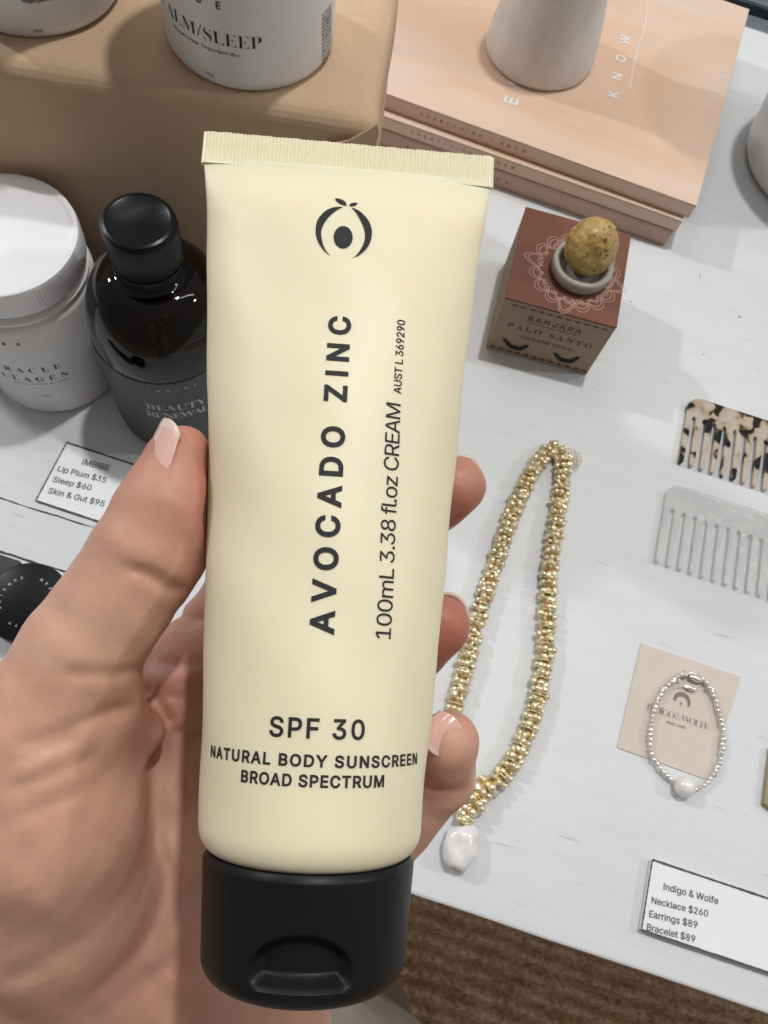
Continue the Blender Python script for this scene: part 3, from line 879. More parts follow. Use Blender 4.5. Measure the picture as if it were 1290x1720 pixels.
    for axis in range(3):
        sl0 = [slice(None)] * 3; sl1 = [slice(None)] * 3; sl0[axis] = slice(0, -1); sl1[axis] = slice(1, None)
        e0, e1 = ins[tuple(sl0)], ins[tuple(sl1)]
        ed = np.argwhere(e0 != e1); b1, b2 = [q for q in range(3) if q != axis]
        ok = (ed[:, b1] > 0) & (ed[:, b2] > 0) & (ed[:, b1] < n[b1] - 1) & (ed[:, b2] < n[b2] - 1); ed = ed[ok]
        fl = e0[tuple(ed.T)]
        o1 = np.zeros(3, int); o1[b1] = 1; o2 = np.zeros(3, int); o2[b2] = 1
        qd = np.stack([idx[tuple((ed - o1 - o2).T)], idx[tuple((ed - o2).T)], idx[tuple(ed.T)], idx[tuple((ed - o1).T)]], 1)
        if axis == 1: fl = ~fl
        qd[~fl] = qd[~fl][:, ::-1]; Q.append(qd)
    Q = np.concatenate(Q); Q = Q[(Q >= 0).all(1)]
    # smoothing passes
    E = np.concatenate([Q[:, [0, 1]], Q[:, [1, 2]], Q[:, [2, 3]], Q[:, [3, 0]]])
    for _ in range(4):
        acc = np.zeros_like(V); num = np.zeros(len(V))
        for i, j in ((0, 1), (1, 0)):
            np.add.at(acc, E[:, i], V[E[:, j]]); np.add.at(num, E[:, i], 1)
        V = V * 0.5 + 0.5 * acc / np.maximum(num, 1)[:, None]
    # blood in the skin: ruddier finger ends and thumb side; tube's shade painted into the right fingertips too
    tint = np.zeros(len(V))
    for (px, py, Z, rr, am) in ((330, 860, 160, 15, 0.5), (300, 740, 160, 9, 0.4), (775, 850, 176, 13, 0.9), (755, 1090, 173, 13, 0.9), (745, 1275, 164, 8, 0.6), (300, 985, 165, 8, 0.4),
                                (275, 1160, 186, 12, 0.35), (240, 1190, 165, 10, 0.35), (50, 1250, 150, 22, 0.15)):
        tint += am * np.exp(-(((V - P(px, py, Z))**2).sum(1) / rr**2))
    Wd = C + (V / 1000) @ R.T
    org = C + R @ (P(270, 1500, 178) / 1000)
    hand = mesh_obj('hand', (Wd, Q.tolist()), M['skin'], None, origin=org, smooth=180)
    at_ = hand.data.attributes.new('tint', 'FLOAT', 'POINT'); at_.data.foreach_set('value', np.clip(tint, 0, 0.9).astype(np.float32))
    tag(hand, 'left hand palm up gripping the cream tube, thumb along its left edge', 'hand')

    def nail(root, tip, nrm, half, rad, hook=0.10, free_rows=5):
        """a curved plate from its root to its free edge (camera mm), facing nrm; rad = curvature across"""
        a, b = P(*root), P(*tip); Ln = np.linalg.norm(b - a); d = (b - a) / Ln
        nv = np.array(nrm, float); nv -= nv @ d * d; nv /= np.linalg.norm(nv); tv = np.cross(d, nv)
        v = []; ns, na = 26, 18
        for i in range(ns + 1):
            t = i / ns
            # outline: rounded root, near parallel sides, oval free edge
            for j in range(na + 1):
                g = -1 + 2 * j / na
                start, end = 0.16 * g * g, 1 - 0.17 * abs(g)**2.6
                x = start + (end - start) * t
                hw = half * (0.90 + 0.10 * math.sin(math.pi * min(1, x * 1.3)))
                th = g * hw / rad
                p = a + d * Ln * x + tv * rad * math.sin(th) + nv * (rad * (math.cos(th) - 1) + hook * Ln * (0.25 - (x - 0.5)**2))
                v.append(p)
        v = np.array(v); f = []
        for i in range(ns):
            for j in range(na):
                q0 = i * (na + 1) + j; f.append((q0, q0 + 1, q0 + na + 2, q0 + na + 1))
        Wv = C + (v / 1000) @ R.T
        o = mesh_obj('fingernail', (Wv, f), M['nail'], hand, smooth=180)
        md = o.modifiers.new('solid', 'SOLIDIFY'); md.thickness = 0.0006; md.offset = 0
        o.data.materials.append(M['nail_tip'])
        for p in o.data.polygons:
            if p.index // na >= ns - free_rows: p.material_index = 1
        return o
    def over(px, py, Z, nrm, r): return (px, py, Z, nrm, r)
    def lift(pt, nrm, r):
        nv = np.array(nrm, float); nv /= np.linalg.norm(nv); q = P(*pt) + nv * r
        return (645 + F * q[0] / -q[2], 860 - F * q[1] / -q[2], -q[2])
    nv = (-0.80, 0.12, 0.59); nail(lift((295, 838, 157.4), nv, 8.2), lift((322, 712, 159.0), nv, 5.4), nv, 6.8, 8.2, 0.09, 3)
    nv = (0.42, 0.52, -0.76); nail(lift((700, 868, 181), nv, 7.0), lift((788, 792, 174.5), nv, 4.6), nv, 5.2, 6.8)
    nv = (0.44, 0.50, -0.76); nail(lift((680, 1100, 178), nv, 7.1), lift((762, 1026, 172), nv, 4.6), nv, 5.2, 6.8)
    nv = (0.05, 0.30, 0.95); nail(lift((762, 1212, 163.5), nv, 5.0), lift((712, 1256, 161.5), nv, 5.0), nv, 3.9, 5.6, 0.14, 3)
    return hand


HAND = build_hand()

# ------------------------------------------------------------------ kraft box with jars
KA, KZ = math.radians(11.6), 0.178
KC = np.array([-0.0635, 0.2965])                               # front right corner on plan


def kraft_box():
    w, d, h, rr = 0.34, 0.150, KZ, 0.009
    bm = bmesh.new(); bmesh.ops.create_cube(bm, size=1)
    for v in bm.verts: v.co = Vector(((v.co.x - 0.5) * w, (v.co.y + 0.5) * d, (v.co.z + 0.5) * h))
    bmesh.ops.bevel(bm, geom=[e for e in bm.edges if max(v.co.z for v in e.verts) > 0.01], offset=rr, segments=6, profile=0.55, affect='EDGES')
    bmesh.ops.triangulate(bm, faces=bm.faces[:])
    for _ in range(6):
        bmesh.ops.subdivide_edges(bm, edges=[e for e in bm.edges if e.calc_length() > 0.006], cuts=1)
        bmesh.ops.triangulate(bm, faces=[q for q in bm.faces if len(q.verts) > 4])
    bm.normal_update()
    from mathutils import noise
    for v in bm.verts:
        p = v.co
        n = noise.noise(Vector((p.x * 16, p.y * 16, p.z * 13))) * 0.0022 + noise.noise(Vector((p.x * 45 + 3, p.y * 45, p.z * 38))) * 0.0006
        edge = math.exp(-((p.z - h) / 0.02)**2) * math.exp(-(p.y / 0.02)**2)
        n += edge * 0.003 * noise.noise(Vector((p.x * 30, 1, 2)))
        if p.z > h - 0.002 and p.y > 0.03: n *= 0.25
        v.co += v.normal * n
        if v.co.z < 0.0006: v.co.z = 0.0006
    bm.verts.index_update()
    g = np.array([v.co[:] for v in bm.verts]), [[v.index for v in q.verts] for q in bm.faces]
    bm.free(); return xform(g, KA, (KC[0], KC[1], 0))


kb = thing('kraft_box', 'big brown kraft paper wrapped box under the two raised white jars', 'box', (KC[0], KC[1], 0))
mesh_obj('wrapped_body', kraft_box(), M['kraft'], kb, smooth=60)


def fold(tri, th=0.0007):
    """a folded paper flap: a slightly bulged sheet given by its corner loop in box axes"""
    p = np.array(tri, float); n = np.cross(p[1] - p[0], p[2] - p[0]); n /= np.linalg.norm(n)
    q = np.concatenate([p + n * th, p - n * th]); k = len(p)
    f = [list(range(k)), list(range(k, 2 * k))[::-1]] + [(i, i + k, (i + 1) % k + k, (i + 1) % k) for i in range(k)]
    return xform((q, f), KA, (KC[0], KC[1], 0))


def on_box(px, py, off):
    n = np.array([math.sin(KA), -math.cos(KA), 0]); return hit_plane(px, py, np.array([KC[0], KC[1], 0]) + n * off, n)


def sheet(pts, th=0.0006):
    p = np.array(pts); n = np.cross(p[1] - p[0], p[-1] - p[0]); n /= np.linalg.norm(n); k = len(p)
    q = np.concatenate([p + n * th, p - n * th])
    return q, [list(range(k)), list(range(k, 2 * k))[::-1]] + [(i, i + k, (i + 1) % k + k, (i + 1) % k) for i in range(k)]


mesh_obj('paper_flap', sheet([on_box(548, 243, 0.003), on_box(585, 236, 0.0045), on_box(612, 222, 0.006), on_box(634, 208, 0.006), on_box(637, 222, 0.005), on_box(632, 242, 0.003), on_box(640, 290, 0.003), on_box(560, 290, 0.003)]), M['kraft'], kb)

JR, JH = 0.0395, 0.115


def jar(c, label, lines, lid_text=None):
    """white screw jar; lines = list of (text, angle0, z0, angle1, z1, kwargs)"""
    t = thing('jar', label, 'jar', c, 'white supplement jars')
    r = JR
    jb_ = mesh_obj('jar_body', lathe([(r - 0.004, 0.0003), (r - 0.0015, 0.0009), (r - 0.0004, 0.003), (r, 0.006), (r, 0.084), (r - 0.0006, 0.0865), (r - 0.0022, 0.088), (r - 0.0022, 0.0893), (r - 0.0008, 0.0899),
                                (r - 0.0006, 0.0918), (r - 0.0014, 0.0928), (r - 0.0035, 0.0935), (r - 0.0035, 0.098)], c, 128), M['jar'], t, smooth=35)
    ld = mesh_obj('screw_lid', lathe([(r - 0.003, 0.0962), (r - 0.0012, 0.0968), (r - 0.0006, 0.098), (r - 0.0006, 0.1115), (r - 0.0006, 0.1133), (r - 0.0010, 0.1146), (r - 0.0022, JH), (r - 0.0034, JH),
                                (r - 0.0042, JH - 0.0005), (r - 0.006, JH - 0.0006), (0.0001, JH - 0.0006)], c, 360,
                               rib=lambda k, i: 1.009 if (i in (2, 3) and k % 3 == 0) else 1.0), M['lid'], t, smooth=35)
    if lines:
        gs = [text_cyl(s, a0, z0, a1, z1, c[0], c[1], r, **kw) for s, a0, z0, a1, z1, kw in lines]
        mesh_obj('lettering', join(*gs), M['ink'], jb_)
    return t


def base_from(px, py, z, r):
    p = at(px, py, z); d = p[:2] / np.linalg.norm(p[:2]); return p[:2] + d * r


def cyl_line(s, p0, p1, c, **kw):
    a0, z0 = hit_cyl(*p0, c[0], c[1], JR); a1, z1 = hit_cyl(*p1, c[0], c[1], JR)
    z = (z0 + z1) / 2
    if 'cap' not in kw: kw['cap'] = None
    return (s, a0, z, a1, z, kw)


def arc_line(s, p1, span, c, **kw):
    a1, z = hit_cyl(*p1, c[0], c[1], JR); return (s, a1 - span, z, a1, z, kw)


cc = base_from(426, 161, KZ, JR); cc = np.array([cc[0], cc[1], KZ + 0.0008])
jar(cc, 'white jar of calm and sleep powder on the kraft box beside the books', [
    arc_line('IMBIBE', (371, 16), 1.10, cc, cap=0.0030, weight=0.015),
    arc_line('CALM/SLEEP', (440, 82), 1.34, cc, kind='serif', weight=-0.012, cap=0.0058),
    cyl_line('Magnesium Superpowder', (292, 44), (403, 97), cc, kind='serif', cap=0.0018, weight=-0.006),
    cyl_line('120g', (345, 122), (359, 130), cc, weight=0.01)] + [
    cyl_line(w_, (541, 101 - k * 6.6), (556, 94 - k * 6.6), cc, cap=0.0013, weight=0.02) for k, w_ in enumerate(('mix one scoop', 'with water or', 'juice once a', 'day and store', 'in a cool dry', 'place out of', 'sunlight keep', 'lid closed on', 'powder sold', 'by weight not', 'by volume and', 'may settle', 'in transit'))])
c2 = base_from(92, 69, KZ, JR); c2 = np.array([c2[0], c2[1], KZ + 0.0008])
jar(c2, 'white jar at the far left end of the kraft box, cut by the frame', [
    cyl_line('Superpowder', (35, -2), (98, 4), c2, kind='serif', cap=0.002), cyl_line('120g', (57, 53), (72, 53), c2, weight=0.01)])
c3 = np.array([-0.233, 0.2185, 0.0003])
jar(c3, 'white collagen jar standing on the table left of the dark bottle', [
    arc_line('IMBIBE', (35, 580), 0.95, c3, cap=0.0022, weight=0.02),
    arc_line('MIRACLE', (103, 617), 1.12, c3, kind='serif', cap=0.0044, weight=-0.006),
    arc_line('COLLAGEN', (116, 629), 1.30, c3, kind='serif', cap=0.0044, weight=-0.006),
    arc_line('Advanced Skin Formula', (116, 636), 0.78, c3, kind='serif', cap=0.0014),
    cyl_line('100g', (70, 663), (88, 667), c3)])

# ------------------------------------------------------------------ dark bottle
bc = (-0.150, 0.218, 0.0003)
bt = thing('bottle', 'dark amber glass bottle with black ribbed screw cap and charcoal label', 'bottle', bc)
BR = 0.0378
pf = [(BR - 0.004, 0.0), (BR - 0.001, 0.001), (BR, 0.004), (BR, 0.086)]
pf += [(0.0150 + (BR - 0.0150) * math.cos(q)**0.85, 0.086 + 0.040 * math.sin(q)) for q in np.linspace(0.08, math.pi / 2 - 0.02, 22)]
pf += [(0.0143, 0.1275), (0.0138, 0.130), (0.0138, 0.138)]
mesh_obj('glass_body', lathe(pf, bc, 128), M['bottle'], bt, smooth=50)
lb_ = mesh_obj('label', lathe([(BR + 0.0001, 0.008), (BR + 0.0005, 0.0082), (BR + 0.0005, 0.0832), (BR + 0.0001, 0.0834)], bc, 128), M['bottle_label'], bt, smooth=40)
mesh_obj('neck_ring', lathe([(0.0145, 0.1315), (0.0168, 0.1317), (0.0168, 0.1365), (0.0145, 0.1368)], bc, 96), M['bottle_cap'], bt, smooth=40)
mesh_obj('screw_cap', lathe([(0.0150, 0.1375), (0.0166, 0.1375), (0.0170, 0.1383), (0.0170, 0.1560), (0.0167, 0.1585), (0.0158, 0.1600), (0.0146, 0.1604), (0.0136, 0.1598), (0.0001, 0.1596)], bc, 288,
                            rib=lambda k, i: 0.975 if (i in (2, 3) and k % 4 < 2) else 1.0), M['bottle_cap'], bt, smooth=40)
ta = [hit_cyl(x, y, bc[0], bc[1], BR) for x, y in ((247, 648), (331, 653), (243, 672), (336, 690), (250, 690), (345, 703))]
z1 = (ta[0][1] + ta[1][1]) / 2; z2 = (ta[2][1] + ta[3][1]) / 2; z3 = z2 - 0.0085
mesh_obj('lettering', join(text_cyl('IMBIBE', ta[0][0], z1, ta[1][0], z1, bc[0], bc[1], BR + 0.0005, cap=0.0022),
                           text_cyl('BEAUTY', ta[2][0], z2, ta[3][0] + 0.12, z2, bc[0], bc[1], BR + 0.0005, kind='serif', cap=0.0058, weight=-0.004),
                           text_cyl('RENEWAL', ta[2][0] - 0.03, z3, ta[3][0] + 0.15, z3, bc[0], bc[1], BR + 0.0005, kind='serif', cap=0.0058, weight=-0.004)), M['grey_print'], lb_)


# ------------------------------------------------------------------ books, vase, pot, slatted tray
def book(x0, x1, y0, y1, z0, z1, ang, label, cov, text_it=False):
    piv = np.array([x1, y0]); c, s = math.cos(ang), math.sin(ang)
    t = thing('book', label, 'book', (piv[0], piv[1], z0), 'stack of peach books')
    b = 0.0016

    def put(g): v = np.asarray(g[0], float); v = v - np.array([piv[0], piv[1], 0]); return xform((v, g[1]), ang, (piv[0], piv[1], 0))
    mesh_obj('page_block', put(box(x0 + 0.0035, x1 - 0.0035, y0 + 0.004, y1 - 0.0035, z0 + b, z1 - b)), M['pages'], t)
    cv = mesh_obj('cover', put(join(box(x0, x1, y0, y1, z0, z0 + b - 0.00005), box(x0, x1, y0, y1, z1 - b + 0.00005, z1), box(x0, x1, y0, y0 + 0.003, z0 + b - 0.00005, z1 - b + 0.00005))), cov, t, bevel=0.0004)
    return t, cv


BZ = 0.040
bk1, cv1 = book(-0.200, 0.1262, 0.4626, 0.690, 0.0003, 0.0153, math.radians(-2.2), 'bottom book of the peach stack, resting on the white table', M['book2'])
bk2, cv2 = book(-0.205, 0.1282, 0.4632, 0.690, 0.0156, 0.0268, math.radians(-2.2), 'middle book of the peach stack, pressed between the other two', M['cover'])
bk3, cv3 = book(-0.200, 0.1316, 0.4665, 0.690, 0.0272, BZ, math.radians(-2.9), 'top book of the peach stack with white title lettering under the vase', M['cover'])
g = []
g.append(text_flat('EVERY', at(868, 178, BZ), at(905, 42, BZ), kind='sans', cap=0.0098, weight=0.02))
g.append(text_flat('KNOW', at(1037, 166, BZ), at(1058, 62, BZ), kind='sans', cap=0.0074, weight=0.02))
g.append(text_flat('anna  buxton', at(1190, 214, BZ), at(1218, 122, BZ), kind='sans', cap=0.0034, weight=0.02))
g.append(text_flat('a journal of things to', at(1049, 172, BZ), at(1077, 60, BZ), kind='sans', cap=0.0014))
g.append(text_flat('lessons and daily notes', at(1018, 140, BZ), at(1040, 48, BZ), kind='sans', cap=0.0016))
g.append(text_flat('words for', at(853, 172, BZ), at(863, 140, BZ), kind='sans', cap=0.0012))
arc = np.array([at(x, y, BZ)[:2] for x, y in crom([(1082, -30), (1086, 10), (1082, 50), (1072, 78), (1064, 110), (1058, 150)], 8)])
g.append(xform(ribbon(arc, 0.0006), 0, (0, 0, BZ + 0.0002)))
mesh_obj('lettering', join(*g), M['white_print'], cv3)
for bk, cv, yf, ang, z, words in ((bk3, cv3, 0.4665, -2.9, 0.0322, 'EVERYTHING I KNOW'), (bk2, cv2, 0.4632, -2.2, 0.0200, 'EVERYTHING I KNOW'), (bk1, cv1, 0.4626, -2.2, 0.0062, 'SMALL LESSONS')):
    an = math.radians(ang); dx = np.array([math.cos(an), math.sin(an), 0]); pv = np.array([bk.location[0], bk.location[1], 0])
    mesh_obj('spine_lettering', text_flat(words, pv - dx * 0.205 + [0, 0, z], pv - dx * 0.125 + [0, 0, z], np.array([math.sin(an), -math.cos(an), 0]), cap=0.0026), M['brown_ink'], cv)

vb = at(907, 60, BZ); vb = base_from(906, 160, BZ, 0.0425); vb = (vb[0] - 0.0105, vb[1], BZ + 0.0003)
vs = thing('vase', 'white fluted ceramic vase standing on the peach books', 'vase', vb)
prof = [(0.0385, 0.0), (0.0402, 0.0012), (0.0410, 0.004), (0.0408, 0.010), (0.0392, 0.022), (0.0365, 0.040), (0.0325, 0.058), (0.030, 0.075), (0.0292, 0.088), (0.030, 0.098), (0.0325, 0.108), (0.0345, 0.114), (0.0335, 0.1155), (0.0315, 0.114), (0.028, 0.100), (0.0265, 0.06), (0.001, 0.05)]
mesh_obj('vase_body', lathe(prof, vb, 220, rib=lambda k, i: 1 + (0.010 * abs(math.cos(k * math.pi * 11 / 220)) - 0.005 if 2 <= i <= 8 else 0)), M['vase'], vs, smooth=60)
mesh_obj('foot', lathe([(0.036, -0.0002), (0.0380, -0.0001), (0.0380, 0.0006), (0.036, 0.0006)], vb, 96), M['brown_ink'], vs)

pc = (0.2365, 0.590, 0.0003)
pot = mesh_obj('pot', lathe([(0.050, 0.0), (0.062, 0.002), (0.0655, 0.008), (0.068, 0.03), (0.071, 0.06), (0.074, 0.09), (0.0755, 0.115), (0.0745, 0.118), (0.072, 0.117), (0.070, 0.09), (0.064, 0.02), (0.001, 0.015)], pc, 128), M['pot'], None, origin=pc, smooth=50)
tag(pot, 'round white glazed pot at the right edge beside the peach books', 'pot')

sl = thing('slatted_tray', 'dark slatted tray at the back right corner of the table', 'tray', (0.30, 0.76, -0.02))
for k in range(5):
    y = 0.742 + k * 0.034
    mesh_obj('slat', box(-0.2, 0.8, y, y + 0.020, -0.020 + 0.002 * k, -0.006 + 0.002 * k), M['slat_light'], sl, bevel=0.003)
mesh_obj('tray_base', box(-0.22, 0.82, 0.7345, 0.95, -0.034, -0.0205), M['slat'], sl)
mesh_obj('stand', box(-0.20, 0.80, 0.75, 0.94, -0.749, -0.0345), M['slat'], sl)

# ------------------------------------------------------------------ incense box, dish and resin ball
PB = thing('incense_box', 'kraft palo santo incense box with russet top and printed closed eyes', 'box', (0.057, 0.366, 0))
bx0, bx1, by0, by1, bh = 0.0219, 0.0928, 0.3268, 0.4060, 0.0550
PA = math.radians(3.4)


def pbx(g): v = np.asarray(g[0], float) - np.array([bx0, by0, 0]); return xform((v, g[1]), PA, (bx0, by0, 0))


ca_ = mesh_obj('carton', pbx(box(bx0, bx1, by0, by1 - 0.004, 0.0003, bh - 0.0012)), M['kraft_box'], PB, bevel=0.0006)
tf_ = mesh_obj('top_flap', pbx(box(bx0 - 0.0003, bx1 + 0.0003, by0 + 0.0004, by1 - 0.0035, bh - 0.0010, bh)), M['red_top'], PB, bevel=0.0003)
fn = np.array([math.sin(PA), -math.cos(PA), 0]); fp = np.array([bx0, by0, 0.02])
hp = lambda x, y: hit_plane(x, y, fp, fn)
# crop of the front: pixel = 780 + cx/4.031, 320 + cy/4.031
cr = lambda x, y: hp(780 + x / 4.031, 320 + y / 4.031)


def on_front(s, p0, p1, **kw):
    a, b = cr(*p0), cr(*p1); z = (a[2] + b[2]) / 2; a[2] = b[2] = z
    return text_flat(s, a, b, fn, **kw)


mesh_obj('lettering', join(on_front('BANJARA', (425, 880), (790, 968), cap=0.0044, weight=0.02),
                           on_front('PALO SANTO', (285, 925), (860, 1066), kind='serif', cap=0.0048),
                           on_front('INCENSE RESIN', (375, 998), (725, 1086), cap=0.0030, weight=0.01)), M['brown_ink'], ca_)


def on_plane(pts2, o, ux, uy, n, lift=0.0002):
    p = np.asarray(pts2, float); return o + p[:, :1] * ux + p[:, 1:2] * uy + n * lift


fx, fz = np.array([math.cos(PA), math.sin(PA), 0]), np.array([0, 0, 1.0])
fo = np.array([bx0, by0, 0])
gd = []
for zc, n, x0 in ((bh - 0.0042, 11, 0.007), (0.0042, 12, 0.004)):
    for k in range(n):
        x = x0 + k * 0.0058
        if zc < 0.01:
            p = [(x - 0.0022, zc - 0.001), (x + 0.0022, zc - 0.001), (x + 0.0022, zc + 0.0005), (x, zc + 0.0016), (x - 0.0022, zc + 0.0005)]
        else:
            p = [(x - 0.0024, zc), (x, zc - 0.0011), (x + 0.0024, zc), (x, zc + 0.0011)]
        gd.append((on_plane(p, fo, fx, fz, fn), [list(range(len(p)))]))
la, lb = cr(425, 893), cr(765, 980)
lz = (la[2] + lb[2]) / 2
gd.append((on_plane(ribbon([((la - fo) @ fx, lz), ((lb - fo) @ fx, lz)], 0.0006)[0][:, :2], fo, fx, fz, fn), [(0, 2, 3, 1)]))
for part_ in (gd[:11], gd[11:23]): mesh_obj('printed_border', join(*part_), M['brown_ink'], ca_)
mesh_obj('printed_rule', gd[23], M['brown_ink'], ca_)
ge = []
for (x0, y0), (xm, ym), (x1, y1) in (((268, 1000), (345, 1062), (430, 1045)), ((610, 1098), (685, 1150), (773, 1128))):
    a, m_, b = [np.array([(cr(x, y) - fo) @ fx, cr(x, y)[2]]) for x, y in ((x0, y0), (xm, ym), (x1, y1))]
    p = crom([a, m_ * 0.55 + a * 0.45 + (m_ - (a + b) / 2) * 0.35, m_, m_ * 0.55 + b * 0.45 + (m_ - (a + b) / 2) * 0.35, b], 6); w = 0.0046 * np.sin(np.linspace(0.35, math.pi - 0.35, len(p)))**0.7
    r = ribbon(p, w); ge.append((on_plane(r[0][:, :2], fo, fx, fz, fn, 0.0003), r[1]))
mesh_obj('closed_eyes', join(*ge), M['ink'], ca_)
# lace mandala printed on the flap
dc = np.array(at(979, 462, bh)[:2]) + np.array([-0.0028, 0.0010])
mc = np.array(at(966, 458, bh)[:2])
lace = []
for r0, r1, npt, w, ph in ((0.0205, 0.0240, 24, 0.0005, 0.0), (0.0225, 0.0275, 16, 0.0005, 0.1), (0.0245, 0.0300, 16, 0.0004, 0.1)):
    th = np.linspace(0, 2 * math.pi, 480, endpoint=False)
    rr = r0 + (r1 - r0) * np.abs(np.cos(th * npt / 2 + ph))**0.55
    rr = rr + (0.0040 if r1 > 0.0272 else 0.001) * np.maximum(0, np.cos(th * 4 + 0.2))**8
    p = np.stack([mc[0] + rr * np.cos(th), mc[1] + rr * np.sin(th)], 1); lace.append(xform(ribbon(p, w, True), 0, (0, 0, bh + 0.0002)))
for k in range(64):
    a = 2 * math.pi * k / 64; rr = 0.0232 + 0.0014 * math.sin(k * 1.7)
    t = np.linspace(0, 2 * math.pi, 12, endpoint=False); p = np.stack([mc[0] + rr * math.cos(a) + 0.0009 * np.cos(t), mc[1] + rr * math.sin(a) + 0.0009 * np.sin(t)], 1)
    lace.append(xform(ribbon(p, 0.0004, True), 0, (0, 0, bh + 0.00025)))
mesh_obj('printed_lace', join(*lace), M['lace'], tf_)

dz = bh + 0.0003
dish = mesh_obj('incense_dish', lathe([(0.0160, 0.0), (0.0180, 0.0008), (0.0190, 0.003), (0.0193, 0.0085), (0.0187, 0.0098), (0.0174, 0.0103), (0.0160, 0.0098), (0.0140, 0.0075), (0.0125, 0.004), (0.0005, 0.0032)], (dc[0], dc[1], dz), 96), M['ceramic'], None, origin=(dc[0], dc[1], dz), smooth=50)
tag(dish, 'small grey ceramic ring dish on top of the incense box', 'dish')
from mathutils import noise as _nz
bcx = np.array([dc[0] + 0.0003, dc[1] + 0.0022, dz + 0.0222])


def ballj(v):
    o = []
    for p in v:
        n = _nz.noise(Vector(p * 90)) * 0.0011 + _nz.noise(Vector(p * 260)) * 0.0007
        s = 1 - 0.10 * max(0, p[2] / 0.017); q = p * np.array([s, s, 1.0]); o.append(q * (1 + n / 0.015))
    return np.array(o)


ball = mesh_obj('resin_ball', sphere(bcx, (0.0160, 0.0160, 0.0190), 96, 64, ballj), M['resin'], None, origin=bcx - np.array([0, 0, 0.0190]), smooth=180)
tag(ball, 'egg shaped yellow brown flecked resin ball sitting in the grey dish', 'resin ball')


# ------------------------------------------------------------------ combs
def comb(x0, ytop, ytip, ybase, pitch, nt, ang, material, name_label, tip_w, z=0.0004, th=0.0034, slant=0.0):
    """outline: rounded spine with tapering round-ended teeth; local axes then turned about the top left corner"""
    w = pitch * nt; pts = []
    rc = 0.010; tw = pitch * 0.66

    def tooth(k):
        cx = tw / 2 + k * pitch; a = tw / 2; b = tip_w / 2; h = ytip
        sh = slant * k
        out = [(cx - a + sh * 0, ybase)] if k else [(0.0004, ybase)]
        for q in np.linspace(math.pi, 2 * math.pi, 7): out.append((cx + b * math.cos(q), h + b + b * math.sin(q) * 1.2))
        out.append((cx + a, ybase))
        return out
    P2 = []
    for k in range(nt):
        P2 += tooth(k)
        if k < nt - 1:
            xg0, xg1 = tw / 2 + k * pitch + tw / 2, tw / 2 + (k + 1) * pitch - tw / 2; m = (xg0 + xg1) / 2; r = (xg1 - xg0) / 2
            for q in np.linspace(0.2, math.pi - 0.2, 5): P2.append((m - r * math.cos(q), ybase + r * math.sin(q) * 1.2))
    W_ = tw + (nt - 1) * pitch
    right = [(W_ + rc * (math.cos(q) - 1), ytop - rc + rc * math.sin(q)) for q in np.linspace(0, math.pi / 2, 9)]
    left = [(rc * (1 - math.sin(q)), ytop - rc + rc * math.cos(q)) for q in np.linspace(0, math.pi / 2, 9)]
    P2 = P2 + right + left
    g = prism(P2, z, z + th)
    g = xform((np.asarray(g[0]) - np.array([0, ytop, 0]), g[1]), ang, (x0, ytop, 0))
    o = mesh_obj('comb', g, material, None, origin=(x0 + 0.03, ytop - 0.03, 0), smooth=40, bevel=0.00085, seg=3)
    return tag(o, name_label, 'comb', 'wide tooth combs')


yb1 = at(1163, 703)[1]; yb2 = at(1126, 860)[1]
comb(0.1632, 0.3392, 0.2865, yb1 - 0.002, 0.00715, 13, 0.0, M['tort'], 'black and cream tortoiseshell wide tooth comb lying above the clear comb', 0.0030)
comb(0.1596, 0.2698, 0.2130, yb2 - 0.001, 0.00735, 13, 0.0, M['acryl'], 'clear pearly acrylic wide tooth comb lying below the tortoiseshell comb', 0.0034)


# ------------------------------------------------------------------ jewellery
def strand(px, z, step):
    return resample(np.array([at(x, y, z) for x, y in crom(px, 6)]), step)


nk = thing('necklace', 'chunky gold beaded necklace with a baroque pearl drop on the white table', 'necklace', (0.092, 0.15, 0))
loop = [(768, 1316), (757, 1250), (763, 1190), (773, 1150), (784, 1110), (794, 1068), (806, 1024), (820, 982), (835, 938), (851, 890), (871, 838), (892, 796), (912, 766), (930, 752), (946, 770), (946, 790), (942, 825), (936, 870), (927, 925), (921, 980),
        (919, 1030), (917, 1080), (911, 1130), (902, 1178), (889, 1222), (869, 1264), (843, 1304), (812, 1330)]
st = strand(loop, 0.0054, 0.0050)
tan = np.gradient(st, axis=0); tan /= np.linalg.norm(tan, axis=1)[:, None]
gb, gd2 = [], []
gr = np.random.RandomState(11)


def cluster(p, t, scale=1.0):
    a = np.cross(t, [0, 0, 1.0]); a /= np.linalg.norm(a); b = np.cross(a, t); ph = gr.rand() * 6.28
    tilt = gr.randn(2) * 0.16
    for k in range(7):                                     # a ruff of small nuggets round the cord
        q = ph + k * 2 * math.pi / 7 + gr.randn() * 0.14
        r = (0.0038 + gr.randn() * 0.0004) * scale
        c = p + r * (math.cos(q) * a + math.sin(q) * b) + t * (gr.randn() * 0.00035 + r * (tilt[0] * math.cos(q) + tilt[1] * math.sin(q)))
        s_ = (0.00165 + gr.rand() * 0.0008) * scale
        gb.append(sphere(c, s_ * (0.85 + 0.3 * gr.rand(3)), 9, 7))
    for k in range(2):
        q = gr.rand() * 6.28; gb.append(sphere(p + t * 0.0024 + 0.0034 * (math.cos(q) * a + math.sin(q) * b), 0.0010 + 0.0004 * gr.rand(), 7, 5))
    gd2.append(sphere(p, 0.0034 * scale, 8, 6))


for p, t in zip(st, tan): cluster(p, t)
